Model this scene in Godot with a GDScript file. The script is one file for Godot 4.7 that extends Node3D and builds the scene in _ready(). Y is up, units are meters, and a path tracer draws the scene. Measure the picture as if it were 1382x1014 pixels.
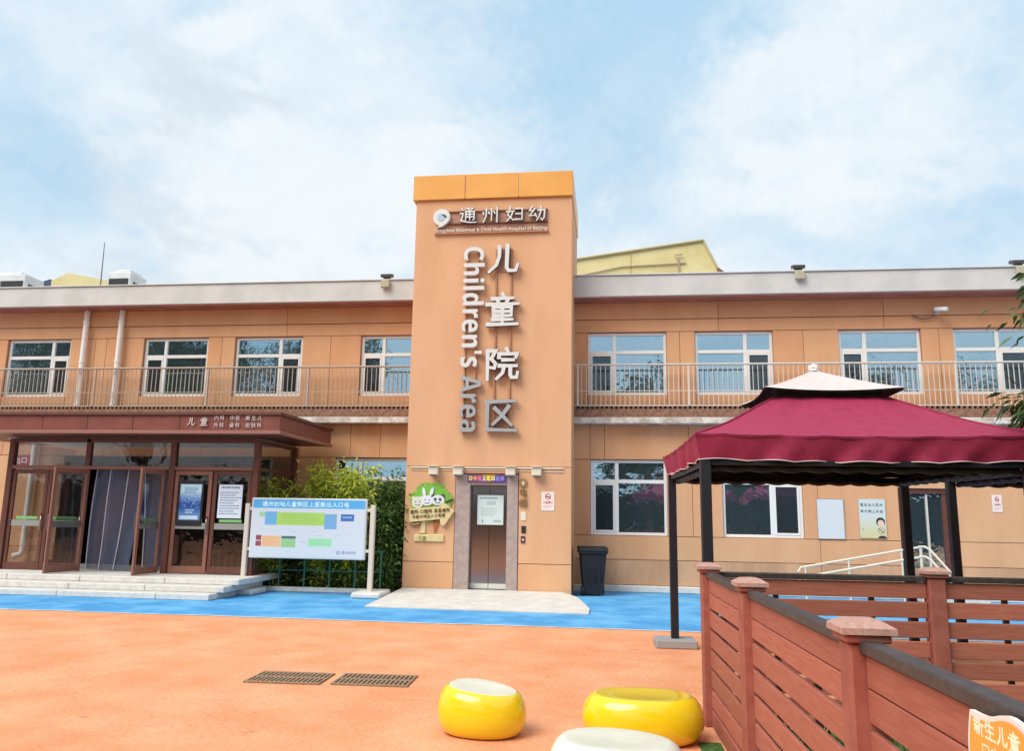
extends Node3D

var M := {}
var rng := RandomNumberGenerator.new()
var used := {}
var shared := {}

# strokes of the written characters, in a box of 100 x 100, y down
const GLYPH := {
	"儿": [[38,10,38,42,30,70,8,92],[62,6,60,78,66,88,86,88,93,68]],
	"童": [[48,0,54,9],[18,16,82,14],[34,19,40,29],[66,18,60,29],[3,34,97,32],[24,42,24,70],[24,42,76,42,76,70],[24,56,76,56],[24,69,76,69],[50,42,50,94],[20,81,80,81],[5,96,95,95]],
	"院": [[10,8,10,98],[10,10,33,10,20,34,33,48,30,62,17,60],[63,2,69,12],[43,32,43,19,95,19,91,31],[52,37,86,37],[42,55,95,55],[58,55,54,76,36,95],[76,55,76,82,80,90,94,90,97,74]],
	"区": [[6,9,93,6],[12,9,12,91,96,93],[74,20,56,48,28,76],[32,26,56,50,82,78]],
	"通": [[12,8,21,19],[6,36,22,36,19,60,9,80],[9,79,30,85,60,91,98,91],[38,7,82,7,66,19],[52,13,61,20],[38,27,38,78],[38,27,87,27,87,72,79,78],[38,43,87,43],[38,59,87,59],[62,27,62,78]],
	"州": [[7,34,10,50],[26,10,24,58,9,95],[38,32,43,46],[55,13,55,85],[68,30,75,44],[87,6,87,96]],
	"妇": [[27,6,12,56,45,88],[41,34,30,66,5,94],[3,36,49,33],[54,19,93,19,93,86],[58,50,93,50],[51,83,93,83]],
	"幼": [[27,6,9,34,31,36],[39,24,9,66,45,62],[40,52,49,74],[55,34,95,32,91,80,80,92,73,82],[73,8,72,44,64,70,49,94]],
	"内": [[14,94,14,24,86,24,86,88,74,86],[50,4,50,30,26,68],[50,42,76,66]],
	"科": [[40,6,12,16],[6,30,46,30],[27,12,27,96],[27,36,8,66],[28,40,44,58],[58,16,68,26],[56,36,66,46],[50,66,96,60],[80,4,80,96]],
	"中": [[12,26,12,64],[12,26,88,26,88,64],[12,62,88,62],[50,2,50,98]],
	"医": [[8,8,92,8],[12,8,12,92,94,92],[36,16,26,34],[32,28,80,28],[22,50,88,50],[54,28,52,56,28,82],[56,54,82,80]],
	"新": [[26,2,30,10],[6,16,50,16],[16,22,20,34],[40,22,34,34],[4,38,52,38],[6,56,50,56],[28,38,28,96],[26,60,6,84],[32,62,50,80],[90,8,60,16],[60,16,60,50,52,94],[60,44,98,44],[80,44,80,96]],
	"生": [[26,6,10,44],[20,28,86,28],[14,58,84,58],[50,4,50,92],[6,92,96,92]],
	"外": [[28,4,6,56],[24,24,50,24,36,66,8,96],[16,42,34,56],[68,4,68,96],[70,40,94,60]],
	"骨": [[30,6,30,38],[30,6,70,6,70,38],[50,20,70,20],[8,56,8,40,92,40,88,54],[26,54,26,98],[26,54,74,54,74,94,64,94],[26,68,74,68],[26,80,74,80]],
	"皮": [[10,22,90,22,84,40],[16,22,14,66,4,96],[50,4,50,50],[26,50,80,50,58,80,26,96],[34,58,60,84,94,96]],
	"肤": [[12,8,12,60,4,96],[12,8,38,8,38,92],[12,34,38,34],[12,58,38,58],[54,26,92,26],[46,50,98,50],[72,6,72,50,46,96],[74,54,98,94]],
	"电": [[14,20,14,68],[14,20,84,20,84,68],[14,44,84,44],[14,66,84,66],[50,2,50,86,60,94,92,92,94,78]],
	"梯": [[4,28,42,28],[24,4,24,98],[24,34,4,66],[28,40,42,56],[56,4,62,16],[88,4,80,16],[50,20,92,20,92,38],[50,38,92,38],[52,38,48,58,94,58,90,80,82,80],[72,20,72,98],[68,62,46,88]],
	"口": [[14,18,14,86],[14,18,86,18,86,86],[14,80,86,80]],
	"眼": [[8,12,8,86],[8,12,38,12,38,86],[8,36,38,36],[8,60,38,60],[8,84,38,84],[50,8,90,8,90,50],[50,28,90,28],[50,50,90,50],[52,8,52,92,68,80],[62,52,96,94],[92,58,76,70]],
	"腔": [[10,8,10,60,4,96],[10,8,34,8,34,92],[10,34,34,34],[10,58,34,58],[68,2,70,12],[44,30,46,16,96,16,92,28],[60,24,44,46],[76,24,94,44],[48,56,92,56],[70,56,70,92],[42,92,98,92]],
	"耳": [[6,10,94,10],[28,10,28,78],[28,32,72,32],[28,54,72,54],[4,80,96,74],[72,10,72,98]],
	"鼻": [[46,0,40,8],[28,8,28,34],[28,8,72,8,72,34],[28,20,72,20],[28,33,72,33],[24,40,24,66],[24,40,76,40,76,66],[24,53,76,53],[24,66,76,66],[50,40,50,66],[6,78,94,78],[34,70,20,98],[66,70,66,98]],
	"喉": [[6,24,6,74],[6,24,28,24,28,74],[6,72,28,72],[46,4,32,46],[40,30,40,96],[52,12,86,12,86,30],[50,30,96,30],[58,36,50,56],[54,48,92,48],[48,66,98,66],[74,48,68,80,50,96],[76,68,96,96]],
	"上": [[48,6,48,90],[48,44,82,44],[6,90,94,90]],
	"出": [[50,4,50,90],[20,18,20,46,80,46],[80,18,80,48],[10,58,10,92,90,92],[90,58,90,96]],
	"入": [[36,8,52,22,40,60,6,94],[50,28,66,66,94,94]],
}

func L(r: float, g: float, b: float) -> Color:
	return Color(r, g, b).linear_to_srgb()

func numbered(called: String) -> String:
	var n: int = used.get(called, 0)
	used[called] = n + 1
	return called if n == 0 else "%s_%03d" % [called, n]

func tag(o: Node, label: String, category: String, group := "") -> void:
	o.set_meta("label", label)
	o.set_meta("category", category)
	if group != "":
		o.set_meta("group", group)

func thing(called: String, label: String, category: String, at := Vector3.ZERO, turn := 0.0, group := "") -> Node3D:
	var o := Node3D.new()
	o.name = numbered(called)
	add_child(o)
	o.position = at
	o.rotation.y = turn
	tag(o, label, category, group)
	return o

func copy_of(src: Node3D, called: String, label: String, at: Vector3, turn := 0.0) -> Node3D:
	var c: Node3D = src.duplicate()
	c.name = numbered(called)
	add_child(c)
	c.position = at
	c.rotation.y = turn
	c.set_meta("label", label)
	return c

func begin() -> SurfaceTool:
	var s := SurfaceTool.new()
	s.begin(Mesh.PRIMITIVE_TRIANGLES)
	s.set_smooth_group(-1)
	return s

func put(mesh: Mesh, called: String, m: Material, parent: Node = null, at := Vector3.ZERO) -> MeshInstance3D:
	var o := MeshInstance3D.new()
	o.mesh = mesh
	o.material_override = m
	o.position = at
	if parent == null:
		o.name = numbered(called)
		add_child(o)
	else:
		o.name = called
		parent.add_child(o, true)
	return o

func fin(s: SurfaceTool, called: String, m: Material, parent: Node = null, at := Vector3.ZERO) -> MeshInstance3D:
	s.generate_normals()
	return put(s.commit(), called, m, parent, at)

func structure(o: Node) -> Node:
	o.set_meta("kind", "structure")
	return o

func stuff(o: Node) -> Node:
	o.set_meta("kind", "stuff")
	return o

func tri(s: SurfaceTool, a: Vector3, b: Vector3, c: Vector3) -> void:
	s.add_vertex(a); s.add_vertex(b); s.add_vertex(c)

func quad(s: SurfaceTool, a: Vector3, b: Vector3, c: Vector3, d: Vector3) -> void:
	tri(s, a, b, c); tri(s, a, c, d)

func quad_uv(s: SurfaceTool, a: Vector3, b: Vector3, c: Vector3, d: Vector3, u0 := 0.0, v0 := 0.0, u1 := 1.0, v1 := 1.0) -> void:
	# a top left, b top right, c bottom right, d bottom left
	var p := [a, b, c, a, c, d]
	var t := [Vector2(u0, v0), Vector2(u1, v0), Vector2(u1, v1), Vector2(u0, v0), Vector2(u1, v1), Vector2(u0, v1)]
	for i in 6:
		s.set_uv(t[i]); s.add_vertex(p[i])

# chamfered box, optionally turned by a basis about its centre
func box(s: SurfaceTool, c: Vector3, size: Vector3, b := 0.0, turn := Basis.IDENTITY) -> void:
	var h := size / 2.0
	b = minf(b, minf(h.x, minf(h.y, h.z)) * 0.6)
	var P := func(x: float, y: float, z: float) -> Vector3: return c + turn * Vector3(x, y, z)
	var axes := [[0, 1, 2], [1, 2, 0], [2, 0, 1]]
	for ax in axes:
		for sg in [-1.0, 1.0]:
			var q := []
			for k in [[-1, -1], [-1, 1], [1, 1], [1, -1]]:
				var v := Vector3.ZERO
				v[ax[0]] = sg * h[ax[0]]
				v[ax[1]] = k[0] * (h[ax[1]] - b)
				v[ax[2]] = k[1] * (h[ax[2]] - b)
				q.append(c + turn * v)
			if sg > 0: quad(s, q[0], q[1], q[2], q[3])
			else: quad(s, q[3], q[2], q[1], q[0])
	if b <= 0.0:
		return
	for ax in axes:
		for s1 in [-1.0, 1.0]:
			for s2 in [-1.0, 1.0]:
				var v := [Vector3.ZERO, Vector3.ZERO, Vector3.ZERO, Vector3.ZERO]
				for k in 4:
					var e := -1.0 if k in [0, 3] else 1.0
					v[k][ax[0]] = e * (h[ax[0]] - b)
					v[k][ax[1]] = s1 * (h[ax[1]] - (b if k > 1 else 0.0))
					v[k][ax[2]] = s2 * (h[ax[2]] - (0.0 if k > 1 else b))
				var w := [c + turn * v[0], c + turn * v[1], c + turn * v[2], c + turn * v[3]]
				if s1 * s2 > 0: quad(s, w[0], w[3], w[2], w[1])
				else: quad(s, w[0], w[1], w[2], w[3])
	for sx in [-1.0, 1.0]:
		for sy in [-1.0, 1.0]:
			for sz in [-1.0, 1.0]:
				var a0: Vector3 = P.call(sx * h.x, sy * (h.y - b), sz * (h.z - b))
				var a1: Vector3 = P.call(sx * (h.x - b), sy * h.y, sz * (h.z - b))
				var a2: Vector3 = P.call(sx * (h.x - b), sy * (h.y - b), sz * h.z)
				if sx * sy * sz > 0: tri(s, a0, a2, a1)
				else: tri(s, a0, a1, a2)

func span(s: SurfaceTool, x0: float, x1: float, y0: float, y1: float, z0: float, z1: float, b := 0.0) -> void:
	box(s, Vector3((x0 + x1) / 2, (y0 + y1) / 2, (z0 + z1) / 2), Vector3(absf(x1 - x0), absf(y1 - y0), absf(z1 - z0)), b)

func part(called: String, m: Material, parent: Node, x0: float, x1: float, y0: float, y1: float, z0: float, z1: float, b := 0.0) -> MeshInstance3D:
	# a box with its own origin at its centre, mesh shared between equal sizes
	var key := "b%.3f,%.3f,%.3f,%.3f" % [absf(x1 - x0), absf(y1 - y0), absf(z1 - z0), b]
	if not shared.has(key):
		var s := begin()
		box(s, Vector3.ZERO, Vector3(absf(x1 - x0), absf(y1 - y0), absf(z1 - z0)), b)
		s.generate_normals()
		shared[key] = s.commit()
	return put(shared[key], called, m, parent, Vector3((x0 + x1) / 2, (y0 + y1) / 2, (z0 + z1) / 2))

func tube(s: SurfaceTool, pts: Array, r: float, seg := 8, r_end := -1.0, caps := true) -> void:
	s.set_smooth_group(1)
	var n := pts.size()
	var rings := []
	var up := Vector3.UP
	for i in n:
		var p: Vector3 = pts[i]
		var d: Vector3 = (pts[mini(i + 1, n - 1)] - pts[maxi(i - 1, 0)]).normalized()
		var side := d.cross(up)
		if side.length() < 0.2: side = d.cross(Vector3.RIGHT)
		side = side.normalized()
		up = side.cross(d).normalized()
		var rr := r if r_end < 0.0 else lerpf(r, r_end, float(i) / maxf(1, n - 1))
		var ring := []
		for k in seg:
			var a := TAU * k / seg
			ring.append(p + (side * cos(a) + up * sin(a)) * rr)
		rings.append(ring)
	for i in n - 1:
		for k in seg:
			var k2 := (k + 1) % seg
			quad(s, rings[i][k], rings[i + 1][k], rings[i + 1][k2], rings[i][k2])
	s.set_smooth_group(-1)
	if caps:
		for k in range(1, seg - 1):
			tri(s, rings[0][0], rings[0][k], rings[0][k + 1])
			tri(s, rings[n - 1][0], rings[n - 1][k + 1], rings[n - 1][k])

# outline in x,y made solid from z0 to z1
func prism(s: SurfaceTool, poly: PackedVector2Array, z0: float, z1: float) -> void:
	var ids := Geometry2D.triangulate_polygon(poly)
	for i in range(0, ids.size(), 3):
		var a := poly[ids[i]]; var b := poly[ids[i + 1]]; var c := poly[ids[i + 2]]
		tri(s, Vector3(a.x, a.y, z1), Vector3(c.x, c.y, z1), Vector3(b.x, b.y, z1))
		tri(s, Vector3(a.x, a.y, z0), Vector3(b.x, b.y, z0), Vector3(c.x, c.y, z0))
	for i in poly.size():
		var a := poly[i]; var b := poly[(i + 1) % poly.size()]
		quad(s, Vector3(a.x, a.y, z0), Vector3(a.x, a.y, z1), Vector3(b.x, b.y, z1), Vector3(b.x, b.y, z0))

func ellipse(cx: float, cy: float, rx: float, ry: float, n := 20, turn := 0.0) -> PackedVector2Array:
	var p := PackedVector2Array()
	for i in n:
		p.append(Vector2(cx, cy) + Vector2(cos(TAU * i / n) * rx, sin(TAU * i / n) * ry).rotated(turn))
	return p

# ---------------------------------------------------------------- materials
func noise_tex(c1: Color, c2: Color, freq: float, seed_: int, size := 1024, octaves := 6, lo := 0.25, hi := 0.75) -> NoiseTexture2D:
	var n := FastNoiseLite.new()
	n.noise_type = FastNoiseLite.TYPE_SIMPLEX_SMOOTH
	n.frequency = freq
	n.fractal_octaves = octaves
	n.fractal_gain = 0.62
	n.seed = seed_
	var g := Gradient.new()
	g.set_color(0, c1); g.set_color(1, c2)
	g.set_offset(0, lo); g.set_offset(1, hi)
	var t := NoiseTexture2D.new()
	t.width = size; t.height = size
	t.seamless = true
	t.noise = n
	t.color_ramp = g
	return t

func bump_tex(freq: float, seed_: int, strength := 4.0, size := 512) -> NoiseTexture2D:
	var n := FastNoiseLite.new()
	n.frequency = freq
	n.fractal_octaves = 4
	n.seed = seed_
	var t := NoiseTexture2D.new()
	t.width = size; t.height = size
	t.seamless = true
	t.as_normal_map = true
	t.bump_strength = strength
	t.noise = n
	return t

func surf(c1: Color, c2: Color, tile: float, freq: float, seed_: int, rough := 0.9, bump := 0.0, size := 512) -> StandardMaterial3D:
	var m := StandardMaterial3D.new()
	m.albedo_texture = noise_tex(c1, c2, freq, seed_, size)
	m.uv1_triplanar = true
	m.uv1_world_triplanar = true
	m.uv1_scale = Vector3.ONE / tile
	m.roughness = rough
	if bump > 0.0:
		m.normal_enabled = true
		if not shared.has("bump"): shared["bump"] = bump_tex(0.28, 7, 3.0)
		m.normal_texture = shared["bump"]
		m.normal_scale = 0.07 * bump
	return m

func plain(c: Color, rough := 0.6, metal := 0.0) -> StandardMaterial3D:
	var m := StandardMaterial3D.new()
	m.albedo_color = c
	m.roughness = rough
	m.metallic = metal
	return m

func print_mat(im: Image, rough := 0.5) -> StandardMaterial3D:
	var m := StandardMaterial3D.new()
	m.albedo_texture = ImageTexture.create_from_image(im)
	m.roughness = rough
	m.texture_repeat = false
	return m

func pane_mat(c: Color, alpha: float, metal: float) -> StandardMaterial3D:
	var m := StandardMaterial3D.new()
	m.transparency = BaseMaterial3D.TRANSPARENCY_ALPHA
	m.albedo_color = Color(c.r, c.g, c.b, alpha)
	m.roughness = 0.03
	m.metallic = metal
	m.metallic_specular = 0.7
	if not shared.has("wave"): shared["wave"] = bump_tex(0.012, 9, 6.0, 256)
	m.normal_enabled = true
	m.normal_texture = shared["wave"]
	m.normal_scale = 0.05
	m.uv1_triplanar = true
	m.uv1_world_triplanar = true
	m.uv1_scale = Vector3.ONE / 1.7
	return m

func make_materials() -> void:
	M.wall = surf(L(.64, .335, .175), L(.69, .38, .205), 5.0, 0.006, 11, 0.92, 0.8)
	M.wall_b = surf(L(.625, .315, .16), L(.675, .36, .19), 5.0, 0.006, 12, 0.92, 0.8)
	M.wall_c = surf(L(.65, .355, .19), L(.70, .40, .22), 5.0, 0.006, 13, 0.92, 0.8)
	M.wall_base = surf(L(.50, .28, .16), L(.62, .36, .21), 3.0, 0.009, 14, 0.92, 0.8)
	M.tower_wall = surf(L(.65, .365, .205), L(.70, .405, .235), 6.0, 0.005, 15, 0.92, 0.8)
	for w in [M.wall, M.wall_b, M.wall_c, M.wall_base, M.tower_wall]:
		w.uv1_scale = Vector3(1 / 3.5, 1 / 13.0, 1 / 3.5)   # rain streaks run down the render
	M.joint = plain(L(.16, .075, .045), 0.95)
	M.core = plain(L(.42, .21, .12), 0.95)
	M.band = surf(L(.42, .36, .30), L(.74, .70, .65), 2.6, 0.012, 16, 0.9, 2.0)
	M.cornice = surf(L(.53, .54, .53), L(.61, .61, .60), 4.0, 0.006, 17, 0.85, 2.0)
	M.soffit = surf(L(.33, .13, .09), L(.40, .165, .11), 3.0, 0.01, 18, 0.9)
	M.upstand = surf(L(.20, .10, .065), L(.32, .17, .11), 1.5, 0.02, 19, 0.9)
	M.cap = surf(L(.72, .335, .065), L(.77, .375, .08), 3.0, 0.004, 20, 0.38)
	M.pvc = plain(L(.80, .80, .78), 0.35)
	M.pipe = surf(L(.80, .75, .71), L(.85, .80, .76), 1.0, 0.02, 21, 0.5)
	M.glass = pane_mat(L(.36, .53, .64), 0.04, 0.92)
	M.screen = plain(Color(.16, .20, .23, .36), 0.9)
	M.screen.transparency = BaseMaterial3D.TRANSPARENCY_ALPHA
	M.clear = pane_mat(Color(.10, .08, .08), 0.12, 0.05)
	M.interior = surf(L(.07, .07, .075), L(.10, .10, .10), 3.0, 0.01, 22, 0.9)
	M.ceiling = plain(L(.62, .62, .60), 0.9)
	M.rail_warm = plain(L(.48, .38, .31), 0.45, 0.1)
	M.rail_white = plain(L(.66, .60, .53), 0.45, 0.1)
	M.maroon = surf(L(.17, .052, .040), L(.21, .066, .050), 2.0, 0.008, 23, 0.42)
	M.maroon_trim = plain(L(.30, .135, .11), 0.4)
	M.frame_brown = surf(L(.105, .034, .024), L(.15, .052, .036), 1.0, 0.02, 24, 0.45)
	M.frame_light = surf(L(.24, .10, .07), L(.30, .13, .09), 1.0, 0.02, 24, 0.4)
	M.stone = surf(L(.58, .56, .53), L(.68, .66, .63), 2.2, 0.02, 25, 0.8, 2.0)
	M.marble = surf(L(.36, .28, .255), L(.43, .34, .31), 0.9, 0.01, 26, 0.35)
	M.concrete = surf(L(.56, .54, .51), L(.66, .64, .61), 2.4, 0.01, 27, 0.9, 3.0)
	M.granite = surf(L(.20, .20, .21), L(.46, .46, .46), 0.25, 0.1, 28, 0.85)
	M.orange = surf(L(.68, .29, .148), L(.77, .385, .225), 9.0, 0.006, 29, 0.85, 3.0, 1024)
	M.orange.albedo_texture = ImageTexture.create_from_image(rubber(Color(.845, .555, .385), Color(.89, .635, .48), 3))
	M.blue = surf(L(.05, .28, .60), L(.13, .42, .74), 7.0, 0.006, 30, 0.75, 2.0, 1024)
	M.whiteline = surf(L(.56, .50, .44), L(.78, .72, .66), 2.0, 0.02, 31, 0.85)
	M.ground = surf(L(.22, .21, .20), L(.34, .33, .31), 8.0, 0.006, 32, 0.95)
	M.soil = surf(L(.045, .032, .022), L(.10, .07, .045), 1.5, 0.02, 33, 1.0, 6.0)
	M.turf = surf(L(.025, .075, .012), L(.06, .15, .03), 1.0, 0.03, 34, 1.0, 5.0)
	M.steel = plain(L(.31, .275, .275), 0.15, 1.0)
	M.steel_dark = plain(L(.20, .18, .18), 0.3, 0.85)
	M.letter = plain(L(.70, .70, .69), 0.3, 0.1)
	M.letter_side = plain(L(.16, .14, .14), 0.45, 0.3)
	M.letter_steel = plain(L(.52, .49, .48), 0.25, 0.8)
	M.mount = surf(L(.42, .20, .11), L(.50, .25, .14), 1.0, 0.02, 35, 0.8)
	M.mount_dark = plain(L(.40, .22, .15), 0.8)
	M.mount_line = plain(L(.20, .09, .06), 0.8)
	M.gold = plain(L(.40, .25, .11), 0.35, 0.5)
	M.cream = plain(L(.72, .66, .54), 0.6)
	M.bin = plain(L(.008, .010, .016), 0.75)
	M.black = plain(L(.012, .012, .013), 0.6)
	M.post_black = plain(L(.008, .010, .018), 0.5)
	M.canvas = surf(L(.30, .016, .064), L(.36, .024, .082), 1.2, 0.02, 36, 0.75, 1.5)
	M.canvas.backlight_enabled = true
	M.canvas.backlight = L(.10, .004, .015)
	M.canvas_cap = surf(L(.60, .50, .49), L(.66, .56, .55), 1.2, 0.02, 37, 0.8, 1.5)
	M.white_trim = plain(L(.78, .72, .74), 0.6)
	M.fence = []
	for k in 4:
		var t: float = [1.0, 0.92, 1.07, 0.86][k]
		M.fence.append(surf(L(.35 * t, .100 * t, .064 * t), L(.42 * t, .138 * t, .092 * t), 0.9, 0.012, 40 + k, 0.62, 1.2, 512))
	for w in M.fence:
		w.uv1_world_triplanar = false
		w.uv1_scale = Vector3(0.5, 9.0, 9.0)   # grain along the boards
	M.fence_post = surf(L(.29, .080, .056), L(.35, .108, .078), 0.9, 0.012, 45, 0.6, 1.2, 512)
	M.fence_cap = surf(L(.40, .22, .18), L(.52, .31, .26), 0.5, 0.03, 46, 0.6)
	M.fence_rail = surf(L(.035, .026, .026), L(.060, .047, .047), 0.8, 0.02, 47, 0.45)
	M.yellow = plain(L(.80, .585, .004), 0.22)
	M.yellow.clearcoat_enabled = true
	M.yellow.clearcoat = 0.6
	M.yellow.clearcoat_roughness = 0.08
	M.stool_white = plain(L(.70, .72, .66), 0.28)
	M.stool_top = surf(L(.66, .67, .56), L(.71, .72, .62), 0.8, 0.006, 48, 0.3)
	M.iron = surf(L(.22, .14, .085), L(.36, .23, .14), 0.5, 0.03, 49, 0.7)
	M.leaf = StandardMaterial3D.new()
	M.leaf.vertex_color_use_as_albedo = true
	M.leaf.roughness = 0.55
	M.leaf.cull_mode = BaseMaterial3D.CULL_DISABLED
	M.leaf.backlight_enabled = true
	M.leaf.backlight = L(.30, .38, .04)
	M.bark = surf(L(.06, .045, .03), L(.13, .10, .07), 0.6, 0.03, 50, 0.95, 5.0)
	M.cane = plain(L(.16, .22, .06), 0.5)
	M.green_metal = plain(L(.03, .15, .10), 0.45)
	M.plastic = StandardMaterial3D.new()
	M.plastic.transparency = BaseMaterial3D.TRANSPARENCY_ALPHA
	M.plastic.albedo_color = Color(.34, .38, .48, .62)
	M.plastic.roughness = 0.2
	M.back_yellow = surf(L(.58, .50, .24), L(.68, .60, .32), 6.0, 0.006, 51, 0.9)
	M.back_blue = surf(L(.03, .05, .12), L(.05, .08, .17), 3.0, 0.01, 52, 0.6)
	M.roof_red = surf(L(.20, .07, .06), L(.28, .10, .08), 2.0, 0.02, 53, 0.8)
	M.unit_white = surf(L(.58, .60, .62), L(.68, .70, .72), 3.0, 0.01, 54, 0.6)
	M.white_board = plain(L(.66, .69, .73), 0.35)
	M.rubber = plain(L(.01, .01, .01), 0.8)
	M.tin = plain(L(.10, .10, .11), 0.5, 0.4)

# poured rubber: soft patches, granules of two tones, scuffs and drops of dirt
func rubber(c1: Color, c2: Color, seed_: int) -> Image:
	var n := FastNoiseLite.new()
	n.noise_type = FastNoiseLite.TYPE_SIMPLEX_SMOOTH
	n.frequency = 0.006
	n.fractal_octaves = 6
	n.fractal_gain = 0.6
	n.seed = seed_
	var size := 1400
	var src := n.get_seamless_image(size, size)
	var d := src.get_data()
	var out := PackedByteArray()
	out.resize(size * size * 3)
	var g := RandomNumberGenerator.new()
	g.seed = seed_
	for i in size * size:
		var t := clampf((d[i] / 255.0 - 0.5) * 1.5 + 0.5, 0.0, 1.0)
		var k := g.randi() & 1023
		var f := 1.0 + ((k & 15) - 7.5) * 0.006
		if k > 1004: f -= 0.13
		elif k > 990: f += 0.07
		out[i * 3] = int(clampf(lerpf(c1.r, c2.r, t) * f, 0, 1) * 255)
		out[i * 3 + 1] = int(clampf(lerpf(c1.g, c2.g, t) * f, 0, 1) * 255)
		out[i * 3 + 2] = int(clampf(lerpf(c1.b, c2.b, t) * f, 0, 1) * 255)
	var im := Image.create_from_data(size, size, false, Image.FORMAT_RGB8, out)
	for i in 70:
		var p := Vector2(g.randf_range(30, size - 130), g.randf_range(30, size - 60))
		var q := p + Vector2(g.randf_range(10, 95), g.randf_range(-16, 16))
		var c := c1.darkened(g.randf_range(0.05, 0.14)) if i % 3 else c2.lightened(0.22)
		var steps := int(p.distance_to(q))
		for j in steps:
			if g.randf() < 0.55:
				var o := p.lerp(q, float(j) / steps) + Vector2(g.randfn(), g.randfn()) * 1.2
				im.set_pixel(int(o.x), int(o.y), c)
				im.set_pixel(int(o.x) + 1, int(o.y), c)
	for i in 40:
		var p := Vector2(g.randf_range(20, size - 20), g.randf_range(20, size - 20))
		var rr := g.randf_range(2.0, 9.0)
		for j in int(rr * rr * 1.6):
			var o := p + Vector2(g.randfn(), g.randfn()) * rr * 0.5
			im.set_pixel(clampi(int(o.x), 0, size - 1), clampi(int(o.y), 0, size - 1), c1.darkened(0.12))
	return im

# ---------------------------------------------------------------- writing
func stroke_prism(faces: SurfaceTool, sides: SurfaceTool, pts: Array, w: float, z0: float, z1: float) -> void:
	var n := pts.size()
	var left := []
	var right := []
	for i in n:
		var p: Vector2 = pts[i]
		var d0: Vector2 = (p - pts[i - 1]).normalized() if i > 0 else (pts[1] - p).normalized()
		var d1: Vector2 = (pts[i + 1] - p).normalized() if i < n - 1 else d0
		var mid := (d0 + d1)
		mid = d0 if mid.length() < 0.1 else mid.normalized()
		var nn := Vector2(-mid.y, mid.x)
		var k := 1.0 / maxf(0.55, absf(nn.dot(Vector2(-d0.y, d0.x))))
		var t := float(i) / (n - 1)
		var ww := w * lerpf(1.08, 0.72, t) * 0.5 * k
		if i == 0: p -= d0 * w * 0.25
		if i == n - 1: p += d0 * w * 0.25
		left.append(p + nn * ww)
		right.append(p - nn * ww)
	for i in n - 1:
		var a: Vector2 = left[i]; var b: Vector2 = left[i + 1]; var c: Vector2 = right[i + 1]; var d: Vector2 = right[i]
		quad(faces, Vector3(a.x, a.y, z1), Vector3(b.x, b.y, z1), Vector3(c.x, c.y, z1), Vector3(d.x, d.y, z1))
		quad(sides, Vector3(a.x, a.y, z0), Vector3(b.x, b.y, z0), Vector3(b.x, b.y, z1), Vector3(a.x, a.y, z1))
		quad(sides, Vector3(d.x, d.y, z1), Vector3(c.x, c.y, z1), Vector3(c.x, c.y, z0), Vector3(d.x, d.y, z0))
	for e in [0, n - 1]:
		var a: Vector2 = left[e]; var d: Vector2 = right[e]
		quad(sides, Vector3(a.x, a.y, z0), Vector3(a.x, a.y, z1), Vector3(d.x, d.y, z1), Vector3(d.x, d.y, z0))

func character(ch: String, parent: Node, at: Vector3, size: float, weight: float, depth: float, face: Material, side: Material, squash := 1.0) -> MeshInstance3D:
	var f := begin()
	var s := begin()
	var k := 0
	for st in GLYPH[ch]:
		var pts := []
		for i in range(0, st.size(), 2):
			pts.append(Vector2((st[i] / 100.0 - 0.5) * size * squash, (0.5 - st[i + 1] / 100.0) * size))
		stroke_prism(f, s, pts, weight * size, 0.0, depth + k * 0.0015)
		k += 1
	f.generate_normals()
	s.generate_normals()
	var mesh := f.commit()
	s.commit(mesh)
	mesh.surface_set_material(0, face)
	mesh.surface_set_material(1, side)
	var o := MeshInstance3D.new()
	o.mesh = mesh
	o.name = "character"
	o.position = at
	parent.add_child(o, true)
	return o

func ink_line(im: Image, a: Vector2, b: Vector2, w: float, c: Color) -> void:
	var steps := int(maxf(1.0, a.distance_to(b)))
	for i in steps + 1:
		var p := a.lerp(b, float(i) / steps)
		im.fill_rect(Rect2i(int(p.x - w / 2), int(p.y - w / 2), maxi(1, int(w)), maxi(1, int(w))), c)

func ink(im: Image, text: String, x: float, y: float, size: float, w: float, c: Color, gap := 1.1) -> void:
	for ch in text:
		if GLYPH.has(ch):
			for st in GLYPH[ch]:
				for i in range(0, st.size() - 2, 2):
					ink_line(im, Vector2(x + st[i] * size / 100.0, y + st[i + 1] * size / 100.0), Vector2(x + st[i + 2] * size / 100.0, y + st[i + 3] * size / 100.0), w, c)
		x += size * gap

func ink_rows(im: Image, r: Rect2i, rows: int, c: Color, seed_: int) -> void:
	# rows of print too small to read: short dashes
	var g := RandomNumberGenerator.new()
	g.seed = seed_
	var h := float(r.size.y) / rows
	for k in rows:
		var x := float(r.position.x)
		var end := r.position.x + r.size.x * g.randf_range(0.6, 1.0)
		while x < end:
			var w := g.randf_range(0.4, 0.8) * h
			im.fill_rect(Rect2i(int(x), int(r.position.y + k * h), maxi(1, int(w * 0.7)), maxi(1, int(h * 0.5))), c)
			x += w
func ink_ellipse(im: Image, cx: float, cy: float, rx: float, ry: float, c: Color, hollow := 0.0) -> void:
	for y in range(int(cy - ry), int(cy + ry) + 1):
		for x in range(int(cx - rx), int(cx + rx) + 1):
			var d := Vector2((x - cx) / rx, (y - cy) / ry).length()
			if d <= 1.0 and d >= hollow and x >= 0 and y >= 0 and x < im.get_width() and y < im.get_height():
				im.set_pixel(x, y, c)

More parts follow.
